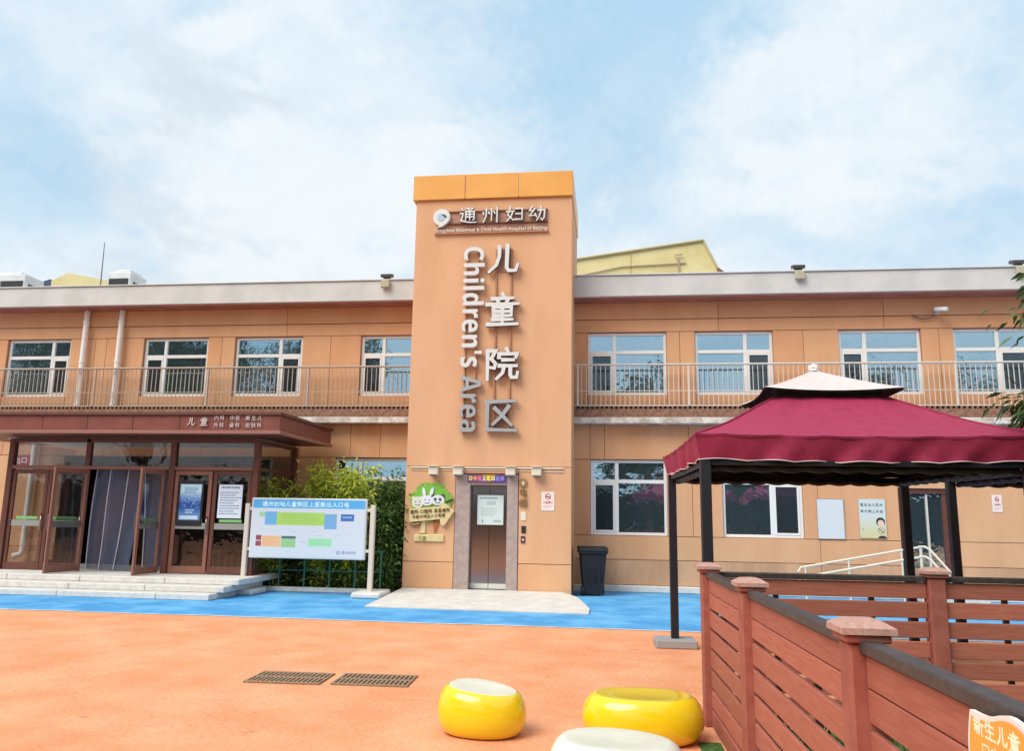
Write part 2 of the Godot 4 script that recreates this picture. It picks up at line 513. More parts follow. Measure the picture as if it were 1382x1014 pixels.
func sheet(im: Image, called: String, parent: Node, x0: float, x1: float, y0: float, y1: float, z: float, rough := 0.5) -> MeshInstance3D:
	var s := begin()
	quad_uv(s, Vector3(x0, y1, z), Vector3(x1, y1, z), Vector3(x1, y0, z), Vector3(x0, y0, z))
	return fin(s, called, print_mat(im, rough), parent)

# ---------------------------------------------------------------- building
func window(parent: Node, xl: float, xm: float, xr: float, yb: float, ytr: float, yt: float, glass: Material) -> void:
	var w := Node3D.new()
	w.name = "window"
	parent.add_child(w, true)
	w.position = Vector3((xl + xr) / 2, (yb + yt) / 2, 0)
	var o := w.position
	var f := 0.065
	var s := begin()
	var z0 := -0.15
	var z1 := -0.07
	for r in [[xl, xl + f, yb, yt], [xr - f, xr, yb, yt]]:
		span(s, r[0] - o.x, r[1] - o.x, r[2] - o.y, r[3] - o.y, z0, z1, 0.008)
	for r in [[xl + f, xr - f, yb, yb + f], [xl + f, xr - f, yt - f, yt]]:
		span(s, r[0] - o.x, r[1] - o.x, r[2] - o.y, r[3] - o.y, z0, z1, 0.008)
	span(s, xm - 0.04 - o.x, xm + 0.04 - o.x, yb + f - o.y, yt - f - o.y, z0, z1 + 0.004, 0.008)
	span(s, xl + f - o.x, xm - 0.04 - o.x, ytr - 0.04 - o.y, ytr + 0.04 - o.y, z0, z1 + 0.002, 0.008)
	span(s, xm + 0.04 - o.x, xr - f - o.x, ytr - 0.04 - o.y, ytr + 0.04 - o.y, z0, z1 + 0.002, 0.008)
	fin(s, "frame", M.pvc, w)
	var narrow_left := (xm - xl) < (xr - xm)
	for c in [[xl + f, xm - 0.04, ytr + 0.04, yt - f, false], [xm + 0.04, xr - f, ytr + 0.04, yt - f, false], [xl + f, xm - 0.04, yb + f, ytr - 0.04, narrow_left], [xm + 0.04, xr - f, yb + f, ytr - 0.04, not narrow_left]]:
		var sash: bool = c[4]
		var zz := -0.115 if sash else -0.105
		part("pane", glass, w, c[0] - o.x, c[1] - o.x, c[2] - o.y, c[3] - o.y, zz - 0.003, zz + 0.003)
		if sash:
			var q := begin()
			var e := 0.045
			span(q, c[0] - o.x, c[0] + e - o.x, c[2] - o.y, c[3] - o.y, -0.10, -0.062, 0.006)
			span(q, c[1] - e - o.x, c[1] - o.x, c[2] - o.y, c[3] - o.y, -0.10, -0.062, 0.006)
			span(q, c[0] + e - o.x, c[1] - e - o.x, c[2] - o.y, c[2] + e - o.y, -0.10, -0.062, 0.006)
			span(q, c[0] + e - o.x, c[1] - e - o.x, c[3] - e - o.y, c[3] - o.y, -0.10, -0.062, 0.006)
			fin(q, "sash_frame", M.pvc, w)
			part("insect_screen", M.screen, w, c[0] + e - o.x, c[1] - e - o.x, c[2] + e - o.y, c[3] - e - o.y, -0.084, -0.081)

func facade(parent: Node, x0: float, x1: float, rows: Array, openings: Array) -> void:
	var core := begin()
	for r in rows:
		var y0: float = r[0]
		var y1: float = r[1]
		var zf: float = r[3]
		var br := [x0, x1]
		for j in r[2]:
			if j > x0 + 0.1 and j < x1 - 0.1: br.append(j)
		for o in openings:
			if o[3] > y0 + 0.01 and o[2] < y1 - 0.01:
				br.append(maxf(o[0], x0)); br.append(minf(o[1], x1))
		br.sort()
		for i in br.size() - 1:
			var a: float = br[i]
			var b: float = br[i + 1]
			if b - a < 0.02: continue
			var parts := [[y0, y1]]
			for o in openings:
				var mid := (a + b) / 2
				if mid > o[0] and mid < o[1] and o[3] > y0 + 0.01 and o[2] < y1 - 0.01:
					parts = []
					if o[2] > y0 + 0.03: parts.append([y0, o[2]])
					if o[3] < y1 - 0.03: parts.append([o[3], y1])
			for p in parts:
				var m: Material = [M.wall, M.wall_b, M.wall_c, M.wall][rng.randi() % 4]
				if y0 < 0.5: m = M.wall_base
				part("wall_panel", m, parent, a + 0.0045, b - 0.0045, p[0] + 0.006, p[1] - 0.006, zf - 0.04, zf, 0.004)
				span(core, a, b, p[0], p[1], -0.28, zf - 0.04)
	fin(core, "wall_core", M.core, parent)

func wing(called: String, label: String, x0: float, x1: float, upper: Array, lower: Array, holes: Array, joints: Array, cap_left: bool, cap_right: bool, glass_upper: Material) -> Node3D:
	var t := thing(called, label, "building")
	var openings := []
	for w in upper: openings.append([w[0], w[2], 4.24, 5.67])
	for w in lower: openings.append([w[0], w[2], 1.175, 2.81])
	for h in holes: openings.append(h)
	var rows := [[0.15, 0.675, joints[0], 0.0], [0.675, 1.175, joints[0], 0.0], [1.175, 2.81, joints[1], 0.0], [2.81, 3.57, joints[2], 0.0], [3.71, 5.67, joints[3], 0.0], [5.67, 5.96, joints[4], 0.0], [5.96, 6.36, joints[4], 0.035]]
	facade(t, x0, x1, rows, openings)
	for w in upper: window(t, w[0], w[1], w[2], 4.24, 5.215, 5.665, glass_upper)
	for w in lower: window(t, w[0], w[1], w[2], 1.18, 2.335, 2.805, M.glass)
	# slab edge with its upstand, cornice, roof and the shell behind the front
	part("slab_edge", M.band, t, x0, x1, 3.57, 3.71, -0.28, 0.30, 0.012)
	part("upstand", M.upstand, t, x0, x1, 3.713, 3.89, 0.20, 0.285, 0.01)
	var d := begin()
	var n := int((x1 - x0) / 0.105)
	for i in n:
		span(d, x0 + i * 0.105 + 0.02, x0 + i * 0.105 + 0.062, 3.892, 3.955, 0.225, 0.28)
	stuff(fin(d, "upstand_blocks", M.upstand, t))
	part("gap_shade_strip", M.black, t, x0, x1, 3.892, 3.955, 0.20, 0.222)  # black strip painting the shade in the gaps between the blocks
	part("cornice", M.cornice, t, x0, x1, 6.362, 6.84, -0.28, 0.50, 0.015)
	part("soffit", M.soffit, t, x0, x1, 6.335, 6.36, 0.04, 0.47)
	part("coping", M.cornice, t, x0, x1, 6.842, 6.872, -0.30, 0.53, 0.006)
	part("plinth", M.stone, t, x0, x1, 0.0, 0.146, -0.28, 0.10, 0.02)
	part("roof", M.cornice, t, x0, x1, 6.20, 6.36, -9.0, -0.285)
	part("back_wall", M.wall, t, x0, x1, 0.0, 6.36, -9.2, -9.003)
	part("floor_slab", M.interior, t, x0, x1, 3.45, 3.568, -8.99, -0.285)
	part("ground_floor", M.interior, t, x0, x1, 0.02, 0.14, -8.99, -0.285)
	part("ceiling", M.ceiling, t, x0 + .2, x1 - .2, 3.42, 3.447, -8.99, -0.29)
	part("ceiling", M.ceiling, t, x0 + .2, x1 - .2, 6.17, 6.197, -8.99, -0.29)
	part("room_wall", M.interior, t, x0 + .2, x1 - .2, 0.143, 3.418, -5.2, -5.0)
	part("room_wall", M.interior, t, x0 + .2, x1 - .2, 3.57, 6.168, -5.2, -5.0)
	if cap_left: part("end_wall", M.wall, t, x0, x0 + 0.2, 0.15, 6.16, -8.98, -0.285)
	if cap_right: part("end_wall", M.wall, t, x1 - 0.2, x1, 0.15, 6.16, -8.98, -0.285)
	return t

func railing(label: String, x0: float, x1: float, m: Material, posts: Array) -> void:
	var t := thing("balcony_railing", label, "railing", Vector3(x0, 3.955, 0.25), 0.0, "railings along the upper floor")
	var n := int((x1 - x0) / 0.105)
	part("top_rail", m, t, 0, x1 - x0, 0.90, 0.94, -0.03, 0.03, 0.012)
	part("bottom_rail", m, t, 0, x1 - x0, 0.0, 0.022, -0.015, 0.015)
	part("middle_rail", m, t, 0, x1 - x0, 0.33, 0.345, -0.01, 0.01)
	for i in n:
		var x := 0.06 + i * 0.105
		part("baluster", m, t, x - 0.007, x + 0.007, 0.022, 0.90, -0.007, 0.007)
	for p in posts:
		part("post", m, t, p - x0 - 0.022, p - x0 + 0.022, 0.0, 0.90, -0.024, 0.024, 0.006)

func downpipe(parent: Node, x: float, y0: float, y1: float, z: float, shoe := false) -> void:
	var s := begin()
	var pts := [Vector3(0, y1, 0), Vector3(0, y0, 0)]
	if shoe: pts = [Vector3(0, y1, 0), Vector3(0, y0 + 0.12, 0), Vector3(-0.03, y0 + 0.04, 0.03), Vector3(-0.16, y0, 0.12)]
	tube(s, pts, 0.066, 12)
	for y in [y0 + 0.25, (y0 + y1) / 2, y1 - 0.3]:
		tube(s, [Vector3(0, y, 0), Vector3(0, y + 0.05, 0)], 0.076, 12)
	fin(s, "downpipe", M.pipe, parent, Vector3(x, 0, z))

func buildings() -> void:
	var left := wing("building_wing", "long orange two storey wing with maroon entrance porch on its front", -19.0, -4.19,
		[[-14.81, -13.62, -13.12], [-11.2, -10.66, -9.55], [-8.87, -7.75, -7.19], [-5.77, -5.23, -4.3], [-18.2, -17.6, -16.5]],
		[[-6.24, -5.65, -4.3]], [[-12.95, -7.2, 0.15, 2.81]],
		[[-18, -15.5, -6.6, -5.3], [-16, -6.7], [-17, -14.6, -12, -9.5, -7.1, -5.9, -5.2], [-16, -12.47, -12.17, -9.2, -6.5], [-16.4, -11.9, -7.6]], true, true, M.glass)
	downpipe(left, -12.68, 3.75, 6.33, 0.12)
	downpipe(left, -11.76, 3.75, 6.33, 0.12)
	downpipe(left, -13.65, 0.45, 3.4, 0.12, true)
	var right := wing("building_wing", "orange two storey wing with ground floor windows behind the maroon gazebo", -0.79, 13.0,
		[[-0.49, 0.11, 1.26], [1.88, 2.97, 3.56], [4.94, 5.49, 6.64], [7.29, 8.19, 8.92], [10.2, 10.8, 11.9]],
		[[-0.43, 0.14, 1.22], [2.38, 3.41, 4.04], [9.2, 9.9, 11.0]], [[5.95, 7.1, 0.15, 2.25]],
		[[1.3, 4.34, 8.4, 10.8], [1.75, 4.34, 8.4], [-0.44, -0.12, 1.7, 4.34, 5.95, 8.2], [1.55, 4.2, 7.0], [2.4, 5.9, 9.4]], true, true, M.glass)
	# back door of the right wing
	var d := Node3D.new()
	d.name = "door"
	right.add_child(d, true)
	d.position = Vector3(6.525, 0.15, -0.1)
	part("frame", M.frame_brown, d, -0.572, -0.49, 0, 2.095, -0.06, 0.06, 0.006)
	part("frame", M.frame_brown, d, 0.49, 0.572, 0, 2.095, -0.06, 0.06, 0.006)
	part("frame", M.frame_brown, d, -0.489, 0.489, 2.0, 2.095, -0.06, 0.06, 0.006)
	part("glass", M.glass, d, -0.488, 0.488, 0.05, 1.999, -0.012, -0.004)
	part("mullion", M.rail_white, d, -0.02, 0.02, 0.05, 1.999, 0.0, 0.03, 0.004)
	part("stile", M.frame_brown, d, 0.30, 0.40, 0.05, 1.999, 0.0, 0.04, 0.004)
	part("lock", M.steel, d, 0.40, 0.47, 0.95, 1.12, 0.0, 0.05, 0.006)
	railing("brown grey railing along the upper floor beside the two drain pipes", -19.0, -4.2, M.rail_warm, [-17, -14.9, -12.2, -9.35, -6.9, -4.3])
	railing("cream railing along the upper floor behind the maroon gazebo roof", -0.78, 13.0, M.rail_white, [-0.7, 1.70, 4.4, 7.17, 9.9, 12.6])

func tower() -> void:
	var t := thing("lift_tower", "tall orange lift tower with amber capping and steel lift door", "tower", Vector3(-2.49, 0, 1.4))
	var x0 := -1.71
	var x1 := 1.71
	part("shaft", M.tower_wall, t, x0 + 0.001, x1 - 0.001, 0.0, 8.36, -2.6, -0.34)
	var core := begin()
	span(core, x0, -0.66, 0, 2.54, -0.338, -0.041)
	span(core, 0.66, x1, 0, 2.54, -0.338, -0.041)
	span(core, x0, x1, 2.40, 8.36, -0.337, -0.042)
	fin(core, "wall_core", M.tower_wall, t)
	for c in [[x0, -0.66, 0.0, 0.615, 1], [0.64, x1, 0.0, 0.615, 1], [x0, -0.66, 0.615, 2.54, 0], [0.64, x1, 0.615, 2.54, 0], [-0.66, 0.64, 2.40, 2.54, 0], [x0, x1, 2.54, 8.36, 0]]:
		part("wall_panel", M.wall_c if c[4] else M.tower_wall, t, c[0] + (0.006 if c[0] > x0 else 0.0), c[1] - (0.006 if c[1] < x1 else 0.0), c[2] + 0.006, c[3] - (0.006 if c[3] < 8 else 0.0), -0.04, 0.0, 0.006)
	var edges := [-1.78, -0.62, 0.56, 1.73]
	for i in 3:
		part("cap_panel", M.cap, t, edges[i] + (0.006 if i else 0.0), edges[i + 1] - (0.006 if i < 2 else 0.0), 8.362, 8.93, -0.02, 0.06, 0.008)
	part("cap_panel", M.cap, t, -1.78, -1.74, 8.362, 8.93, -2.62, -0.022, 0.004)
	part("cap_panel", M.cap, t, 1.69, 1.73, 8.362, 8.93, -2.62, -0.022, 0.004)
	part("cap_panel", M.cap, t, -1.738, 1.688, 8.362, 8.93, -2.62, -2.58, 0.004)
	part("roof", M.tin, t, -1.737, 1.687, 8.362, 8.42, -2.578, -0.022)
	# lift doorway
	part("door_surround", M.marble, t, -0.655, -0.35, 0.0, 2.385, -0.30, 0.02, 0.006)
	part("door_surround", M.marble, t, 0.41, 0.635, 0.0, 2.385, -0.30, 0.02, 0.006)
	part("door_surround", M.marble, t, -0.348, 0.408, 2.17, 2.385, -0.30, 0.018, 0.006)
	part("threshold", M.steel_dark, t, -0.347, 0.407, 0.0, 0.095, -0.30, 0.01, 0.004)
	for k in 2:
		var a := -0.345 + k * 0.377
		var leaf := part("lift_door", M.steel, t, a, a + 0.372, 0.10, 2.165, -0.20, -0.16, 0.004)
		part("kick_plate", M.stool_white, leaf, -0.183, 0.183, -1.03, -0.93, 0.0202, 0.024)
	var hd := begin()
	span(hd, -0.33, 0.395, 2.10, 2.166, -0.158, -0.10)
	fin(hd, "door_header", M.steel_dark, t)
	# call panel
	var cp := part("call_panel", M.steel, t, 0.70, 0.79, 1.02, 1.16, 0.0, 0.018, 0.004)
	part("button", M.rail_white, cp, -0.02, 0.02, -0.02, 0.02, 0.0092, 0.016, 0.004)
	part("floor_display", M.black, t, 0.71, 0.80, 1.22, 1.36, 0.0, 0.02, 0.004)
	part("notice_plate", M.cream, t, 0.69, 0.80, 1.47, 1.64, 0.0, 0.012, 0.004)
	# trunking and the four box lamps under it
	part("cable_trunking", M.cream, t, -1.62, 1.56, 2.505, 2.535, 0.0, 0.03, 0.004)
	var s := begin()
	tube(s, [Vector3(-1.6, 2.47, 0.012), Vector3(-0.7, 2.462, 0.012), Vector3(0.2, 2.47, 0.012), Vector3(1.55, 2.44, 0.012)], 0.008, 6)
	fin(s, "cable", M.cream, t)
	var lamp0: Node3D = null
	var k := 0
	for x in [-3.58, -3.07, -1.99, -1.46]:
		var lab: String = ["small cream box lamp on the lift tower above the green animal sign", "small cream box lamp above the marble corner of the lift door", "small cream box lamp above the gold lift characters", "small cream box lamp above the no smoking sign on the tower"][k]
		k += 1
		if lamp0 == null:
			lamp0 = thing("box_lamp", lab, "lamp", Vector3(x, 2.45, 1.43), 0.0, "box lamps over the lift door")
			part("housing", M.cream, lamp0, -0.11, 0.085, -0.09, 0.08, 0.0, 0.16, 0.015)
			part("hood", M.cream, lamp0, -0.12, 0.095, 0.081, 0.095, -0.0, 0.20, 0.004)
			part("lens", M.steel_dark, lamp0, -0.08, 0.06, -0.115, -0.092, 0.03, 0.14, 0.006)
			part("bracket", M.rail_warm, lamp0, -0.03, 0.02, -0.03, 0.03, -0.03, -0.001)
		else:
			copy_of(lamp0, "box_lamp", lab, Vector3(x, 2.45, 1.43))

func tower_signs() -> void:
	var z := 1.4
	# name over the lift tower
	var t := thing("name_sign", "white raised characters with round swirl emblem near the tower top", "sign", Vector3(-2.5, 7.95, z))
	for y in [0.12, -0.15]:
		part("rail", M.mount_line, t, -1.0, 1.2, y - 0.012, y + 0.012, 0.0, 0.05)
	part("rail", M.mount, t, -1.27, 1.22, -0.385, -0.355, 0.0, 0.06)
	part("backing", M.mount_dark, t, -1.0, 1.2, -0.138, 0.108, 0.0, 0.02)
	part("backing", M.mount_dark, t, -1.22, 1.2, -0.353, -0.17, 0.0, 0.012)
	var xs := [-0.53, -0.03, 0.49, 0.97]
	for i in 4:
		character("通州妇幼"[i], t, Vector3(xs[i], 0.005 + i * 0.004, 0.052), 0.38, 0.09, 0.05, M.letter, M.letter_side)
	# emblem: a swirl, a pale disc and a dark comma
	var lg := Node3D.new()
	lg.name = "emblem"
	t.add_child(lg, true)
	lg.position = Vector3(-1.11, -0.01, 0.03)
	var s := begin()
	var outer := PackedVector2Array()
	for i in 30:
		var a := TAU * i / 30.0 + 0.9
		outer.append(Vector2(cos(a), sin(a)) * 0.19)
	prism(s, outer, 0.0, 0.06)
	fin(s, "disc", M.letter, lg)
	s = begin()
	prism(s, PackedVector2Array([Vector2(0.17, 0.05), Vector2(0.15, -0.10), Vector2(0.03, -0.21), Vector2(-0.10, -0.235), Vector2(0.0, -0.16), Vector2(0.07, -0.05)]), 0.0, 0.068)
	fin(s, "tail", M.letter, lg)
	s = begin()
	prism(s, ellipse(-0.01, 0.0, 0.085, 0.08, 20, 0.4), 0.0, 0.072)
	fin(s, "eye", plain(L(.42, .55, .68), 0.3), lg)
	s = begin()
	prism(s, PackedVector2Array([Vector2(0.0, 0.06), Vector2(0.08, 0.05), Vector2(0.125, -0.01), Vector2(0.06, 0.0)]), 0.0, 0.078)
	fin(s, "comma", plain(L(.03, .05, .07), 0.4), lg)
	var font := SystemFont.new()
	font.font_names = PackedStringArray(["Droid Sans"])
	font.font_weight = 700
	var tm := TextMesh.new()
	tm.font = font
	tm.text = "Tongzhou Maternal & Child Health Hospital of Beijing"
	tm.font_size = 64
	tm.depth = 0.03
	tm.pixel_size = 0.0016
	var wdt := font.get_string_size(tm.text, HORIZONTAL_ALIGNMENT_LEFT, -1, 64).x * 0.0016
	var lt := put(tm, "lettering", plain(L(.72, .58, .52), 0.5), t, Vector3(-0.03, -0.31, 0.05))
	lt.scale = Vector3(2.46 / wdt, 1.0, 1)
	# vertical sign
	var v := thing("vertical_sign", "tall vertical sign of big white characters and rotated latin letters", "sign", Vector3(-2.49, 3.2, z))
	for x in [0.10, 0.42]:
		part("rail", M.mount, v, x - 0.02, x + 0.02, 0.1, 4.0, 0.0, 0.045, 0.004)
	for x in [-0.53, -0.30]:
		part("rail", M.mount, v, x - 0.015, x + 0.015, 0.02, 4.03, 0.0, 0.045, 0.004)
	var ys := [6.95, 5.83, 4.66, 3.58]
	for i in 4:
		var steel := i == 3
		character("儿童院区"[i], v, Vector3(0.26, ys[i] - 3.2, 0.048), 0.70, 0.116, 0.09, M.letter_steel if steel else M.letter, M.letter_side, 1.04)
		part("backing", M.mount_dark, v, 0.121, 0.399, ys[i] - 3.2 - 0.26, ys[i] - 3.2 + 0.26, 0.0, 0.02)
	var text := "Children's Area"
	var fs := 64
	var px := 0.42 / (64 * 0.714)
	var total := font.get_string_size(text, HORIZONTAL_ALIGNMENT_LEFT, -1, fs).x * px
	var squeeze := 4.06 / total
	for i in text.length():
		if text[i] == " ": continue
		var adv := font.get_string_size(text.substr(0, i), HORIZONTAL_ALIGNMENT_LEFT, -1, fs).x * px * squeeze
		var m := TextMesh.new()
		m.font = font
		m.text = text[i]
		m.font_size = fs
		m.depth = 0.09
		m.pixel_size = px
		m.horizontal_alignment = HORIZONTAL_ALIGNMENT_LEFT
		m.vertical_alignment = VERTICAL_ALIGNMENT_BOTTOM
		var steel2 := i > 10
		var o := put(m, "letter", M.letter_steel if steel2 else M.letter, v)
		# turned a quarter clockwise: reads downwards
		var fall := font.get_descent(fs) * px
		o.transform = Transform3D(Basis(Vector3(0, -squeeze, 0), Vector3(1, 0, 0), Vector3(0, 0, 1)), Vector3(-0.59 - fall, 4.06 - adv, 0.095))

	# gold characters beside the lift
	var gd := thing("lift_sign", "vertical gold arrow disc and characters beside the lift door", "sign", Vector3(-1.755, 2.03, z))
	s = begin()
	var ring := ellipse(0, 0.19, 0.085, 0.085, 24)
	prism(s, ring, 0.0, 0.03)
	fin(s, "disc", M.gold, gd)
	s = begin()
	prism(s, PackedVector2Array([Vector2(0, 0.235), Vector2(-0.045, 0.185), Vector2(-0.018, 0.185), Vector2(-0.018, 0.145), Vector2(0.018, 0.145), Vector2(0.018, 0.185), Vector2(0.045, 0.185)]), 0.03, 0.036)
	fin(s, "arrow", M.cream, gd)
	character("电", gd, Vector3(0, 0.0, 0.0), 0.16, 0.13, 0.03, M.gold, M.gold)
	character("梯", gd, Vector3(0, -0.21, 0.0), 0.17, 0.11, 0.03, M.gold, M.gold)

	# coloured strip over the lift door
	var im := Image.create(360, 64, false, Image.FORMAT_RGB8)
	im.fill(Color(.42, .28, .40))
	im.fill_rect(Rect2i(140, 0, 120, 40), Color(.62, .50, .14))
	im.fill_rect(Rect2i(250, 10, 110, 54), Color(.30, .24, .52))
	var cols := [Color(.95, .9, .55), Color(.95, .6, .3), Color(.85, .4, .55), Color(.8, .75, .9), Color(.9, .85, .3), Color(.95, .9, .7), Color(.5, .5, .85), Color(.6, .5, .8)]
	for i in 8:
		ink(im, ["口", "中", "医", "上", "区", "口", "出", "内"][i], 12 + i * 42, 14, 34, 7, cols[i])
	var strip := thing("door_banner", "colourful narrow strip of characters above the lift door", "sign", Vector3(-2.5, 2.30, 1.425))
	part("board", M.mount_dark, strip, -0.40, 0.40, -0.085, 0.085, 0.0, 0.012)
	sheet(im, "print", strip, -0.40, 0.40, -0.085, 0.085, 0.014)

	# notice on the lift door
	im = Image.create(256, 300, false, Image.FORMAT_RGB8)
	im.fill(Color(.80, .87, .87))
	ink_rows(im, Rect2i(24, 22, 210, 30), 1, Color(.45, .5, .58), 3)
	ink_rows(im, Rect2i(90, 66, 90, 40), 2, Color(.42, .48, .52), 4)
	ink_rows(im, Rect2i(36, 130, 190, 90), 5, Color(.62, .68, .70), 5)
	ink_line(im, Vector2(48, 252), Vector2(56, 280), 7, Color(.2, .25, .28))
	ink_rows(im, Rect2i(160, 252, 80, 30), 2, Color(.25, .3, .32), 6)
	var nt := thing("door_notice", "pale paper notice taped across the steel lift doors", "notice", Vector3(-2.44, 1.67, 1.246))
	part("paper", M.white_board, nt, -0.27, 0.27, -0.30, 0.30, 0.0, 0.006)
	sheet(im, "print", nt, -0.268, 0.268, -0.298, 0.298, 0.008)

	no_smoking("small white no smoking sign on the lift tower", Vector3(-1.25, 1.86, 1.4), 0.26, 0.38)
	no_smoking("small white no smoking sign on the wall beside the back door", Vector3(7.865, 1.965, 0.0), 0.19, 0.35)
	animal_sign()

func no_smoking(label: String, at: Vector3, w: float, h: float) -> void:
	var im := Image.create(128, 180, false, Image.FORMAT_RGB8)
	im.fill(Color(.93, .86, .84))
	ink_ellipse(im, 64, 46, 30, 30, Color(.72, .2, .22), 0.78)
	ink_line(im, Vector2(46, 30), Vector2(84, 64), 7, Color(.72, .2, .22))
	ink_line(im, Vector2(42, 50), Vector2(82, 50), 8, Color(.25, .22, .25))
	ink(im, "口出科口", 18, 92, 22, 4, Color(.7, .2, .25), 1.08)
	ink_rows(im, Rect2i(20, 128, 90, 36), 3, Color(.75, .6, .6), 9)
	var t := thing("no_smoking_sign", label, "sign", at, 0.0, "no smoking signs")
	part("plate", M.white_board, t, -w / 2, w / 2, -h / 2, h / 2, 0.0, 0.008)
	sheet(im, "print", t, -w / 2 + .002, w / 2 - .002, -h / 2 + .002, h / 2 - .002, 0.010)

func animal_sign() -> void:
	var t := thing("animal_sign", "green cut out sign with cartoon animals above a cream arrow board", "sign", Vector3(-3.62, 1.60, 1.4))
	var wood := surf(L(.28, .17, .06), L(.40, .26, .10), 0.4, 0.03, 60, 0.6)
	var creamy := surf(L(.62, .50, .24), L(.72, .61, .34), 0.6, 0.01, 61, 0.6, 0.0, 512)
	var s := begin()
	var crown := PackedVector2Array()
	for i in 36:
		var a := TAU * i / 36.0
		var r := 1.0 + 0.05 * sin(a * 7.0)
		crown.append(Vector2(-0.03 + cos(a) * 0.44 * r, 0.22 + sin(a) * 0.40 * r))
	prism(s, crown, 0.0, 0.03)
	fin(s, "leaf_panel", surf(L(.14, .34, .03), L(.36, .50, .10), 0.5, 0.008, 62, 0.6, 0.0, 512), t)
	s = begin()
	prism(s, ellipse(-0.02, 0.34, 0.32, 0.22, 24), 0.03, 0.034)
	fin(s, "leaf_panel", plain(L(.17, .46, .04), 0.6), t)
	var white := plain(L(.72, .74, .80), 0.5)
	var dark := plain(L(.05, .06, .08), 0.5)
	# bear, rabbit, panda: each a head with ears, eyes and mouth
	var heads := [["bear", -0.30, 0.20, 0.125, 0.115, plain(L(.66, .68, .60), 0.5)], ["rabbit", -0.10, 0.24, 0.12, 0.105, white], ["panda", 0.12, 0.25, 0.14, 0.105, plain(L(.66, .70, .74), 0.5)]]
	var zz := 0.036
	for h in heads:
		s = begin()
		prism(s, ellipse(h[1], h[2], h[3], h[4], 24), zz, zz + 0.02)
		var hd := fin(s, h[0] + "_head", h[5], t)
		s = begin()
		if h[0] == "rabbit":
			prism(s, ellipse(h[1] - 0.075, h[2] + 0.17, 0.034, 0.10, 16, 0.2), zz - 0.003, zz + 0.017)
			fin(s, "ear", white, hd)
			s = begin()
			prism(s, ellipse(h[1] + 0.085, h[2] + 0.17, 0.034, 0.10, 16, -0.25), zz - 0.003, zz + 0.017)
			fin(s, "ear", white, hd)
		else:
			prism(s, ellipse(h[1] - h[3] * 0.72, h[2] + h[4] * 0.78, 0.04, 0.035, 14), zz - 0.003, zz + 0.017)
			fin(s, "ear", dark if h[0] == "panda" else h[5], hd)
			s = begin()
			prism(s, ellipse(h[1] + h[3] * 0.72, h[2] + h[4] * 0.86, 0.04, 0.035, 14), zz - 0.003, zz + 0.017)
			fin(s, "ear", dark if h[0] == "panda" else h[5], hd)
		s = begin()
		var er := 0.03 if h[0] == "panda" else 0.012
		for e in [-1, 1]:
			s = begin()
			prism(s, ellipse(h[1] + e * h[3] * 0.36, h[2] + 0.015, er, er * 1.1, 12), zz + 0.02, zz + 0.024)
			fin(s, "eye", dark, hd)
		s = begin()
		tube(s, [Vector3(h[1] - 0.05, h[2] - 0.04, zz + 0.021), Vector3(h[1], h[2] - 0.062, zz + 0.021), Vector3(h[1] + 0.05, h[2] - 0.04, zz + 0.021)], 0.007, 6)
		fin(s, "mouth", dark, hd)
		zz += 0.007
	# leaf sprig, branch, trunk legs
	s = begin()
	prism(s, PackedVector2Array([Vector2(0.28, 0.20), Vector2(0.38, 0.22), Vector2(0.46, 0.28), Vector2(0.40, 0.28), Vector2(0.31, 0.25)]), 0.03, 0.045)
	fin(s, "sprig", plain(L(.02, .07, .02), 0.6), t)
	var arrow := PackedVector2Array([Vector2(-0.46, 0.07), Vector2(0.17, 0.13), Vector2(0.17, 0.19), Vector2(0.26, 0.20), Vector2(0.47, 0.04), Vector2(0.27, -0.26), Vector2(0.20, -0.24), Vector2(0.18, -0.13), Vector2(-0.46, -0.20)])
	s = begin()
	prism(s, arrow, 0.04, 0.085)
	fin(s, "arrow_board", creamy, t)
	s = begin()
	tube(s, [Vector3(-0.47, -0.225, 0.05), Vector3(-0.36, -0.25, 0.05), Vector3(-0.24, -0.225, 0.05)], 0.025, 8)
	fin(s, "branch", wood, t)
	s = begin()
	prism(s, PackedVector2Array([Vector2(-0.20, -0.17), Vector2(-0.13, -0.17), Vector2(-0.13, -0.42), Vector2(-0.25, -0.42), Vector2(-0.24, -0.34)]), 0.0, 0.03)
	fin(s, "leg", creamy, t)
	s = begin()
	prism(s, PackedVector2Array([Vector2(0.03, -0.15), Vector2(0.16, -0.14), Vector2(0.10, -0.36), Vector2(0.05, -0.40)]), 0.0, 0.03)
	fin(s, "leg", surf(L(.36, .10, .03), L(.46, .16, .05), 0.3, 0.05, 63, 0.6), t)
	var plate := part("name_plate", creamy, t, -0.36, 0.26, -0.585, -0.44, 0.0, 0.04, 0.012)
	var ink_mat := plain(L(.16, .10, .03), 0.6)
	character("儿", plate, Vector3(-0.18, 0.0, 0.018), 0.08, 0.13, 0.006, plain(L(.22, .32, .05), 0.6), ink_mat)
	character("童", plate, Vector3(-0.09, 0.0, 0.018), 0.08, 0.10, 0.006, plain(L(.22, .32, .05), 0.6), ink_mat)
	var row := "眼科口腔科耳鼻喉科"
	var x := -0.40
	for i in row.length():
		if i == 2 or i == 5: x += 0.035
		character(row[i], t, Vector3(x, 0.005 + (x + 0.4) * 0.07, 0.085), 0.078, 0.11, 0.006, ink_mat, ink_mat)
		x += 0.084
	x = -0.36
	for ch in "中医内科出入口电梯":
		character(ch, t, Vector3(x, -0.10 + (x + 0.4) * 0.08, 0.085), 0.068, 0.11, 0.006, ink_mat, ink_mat)
		x += 0.076

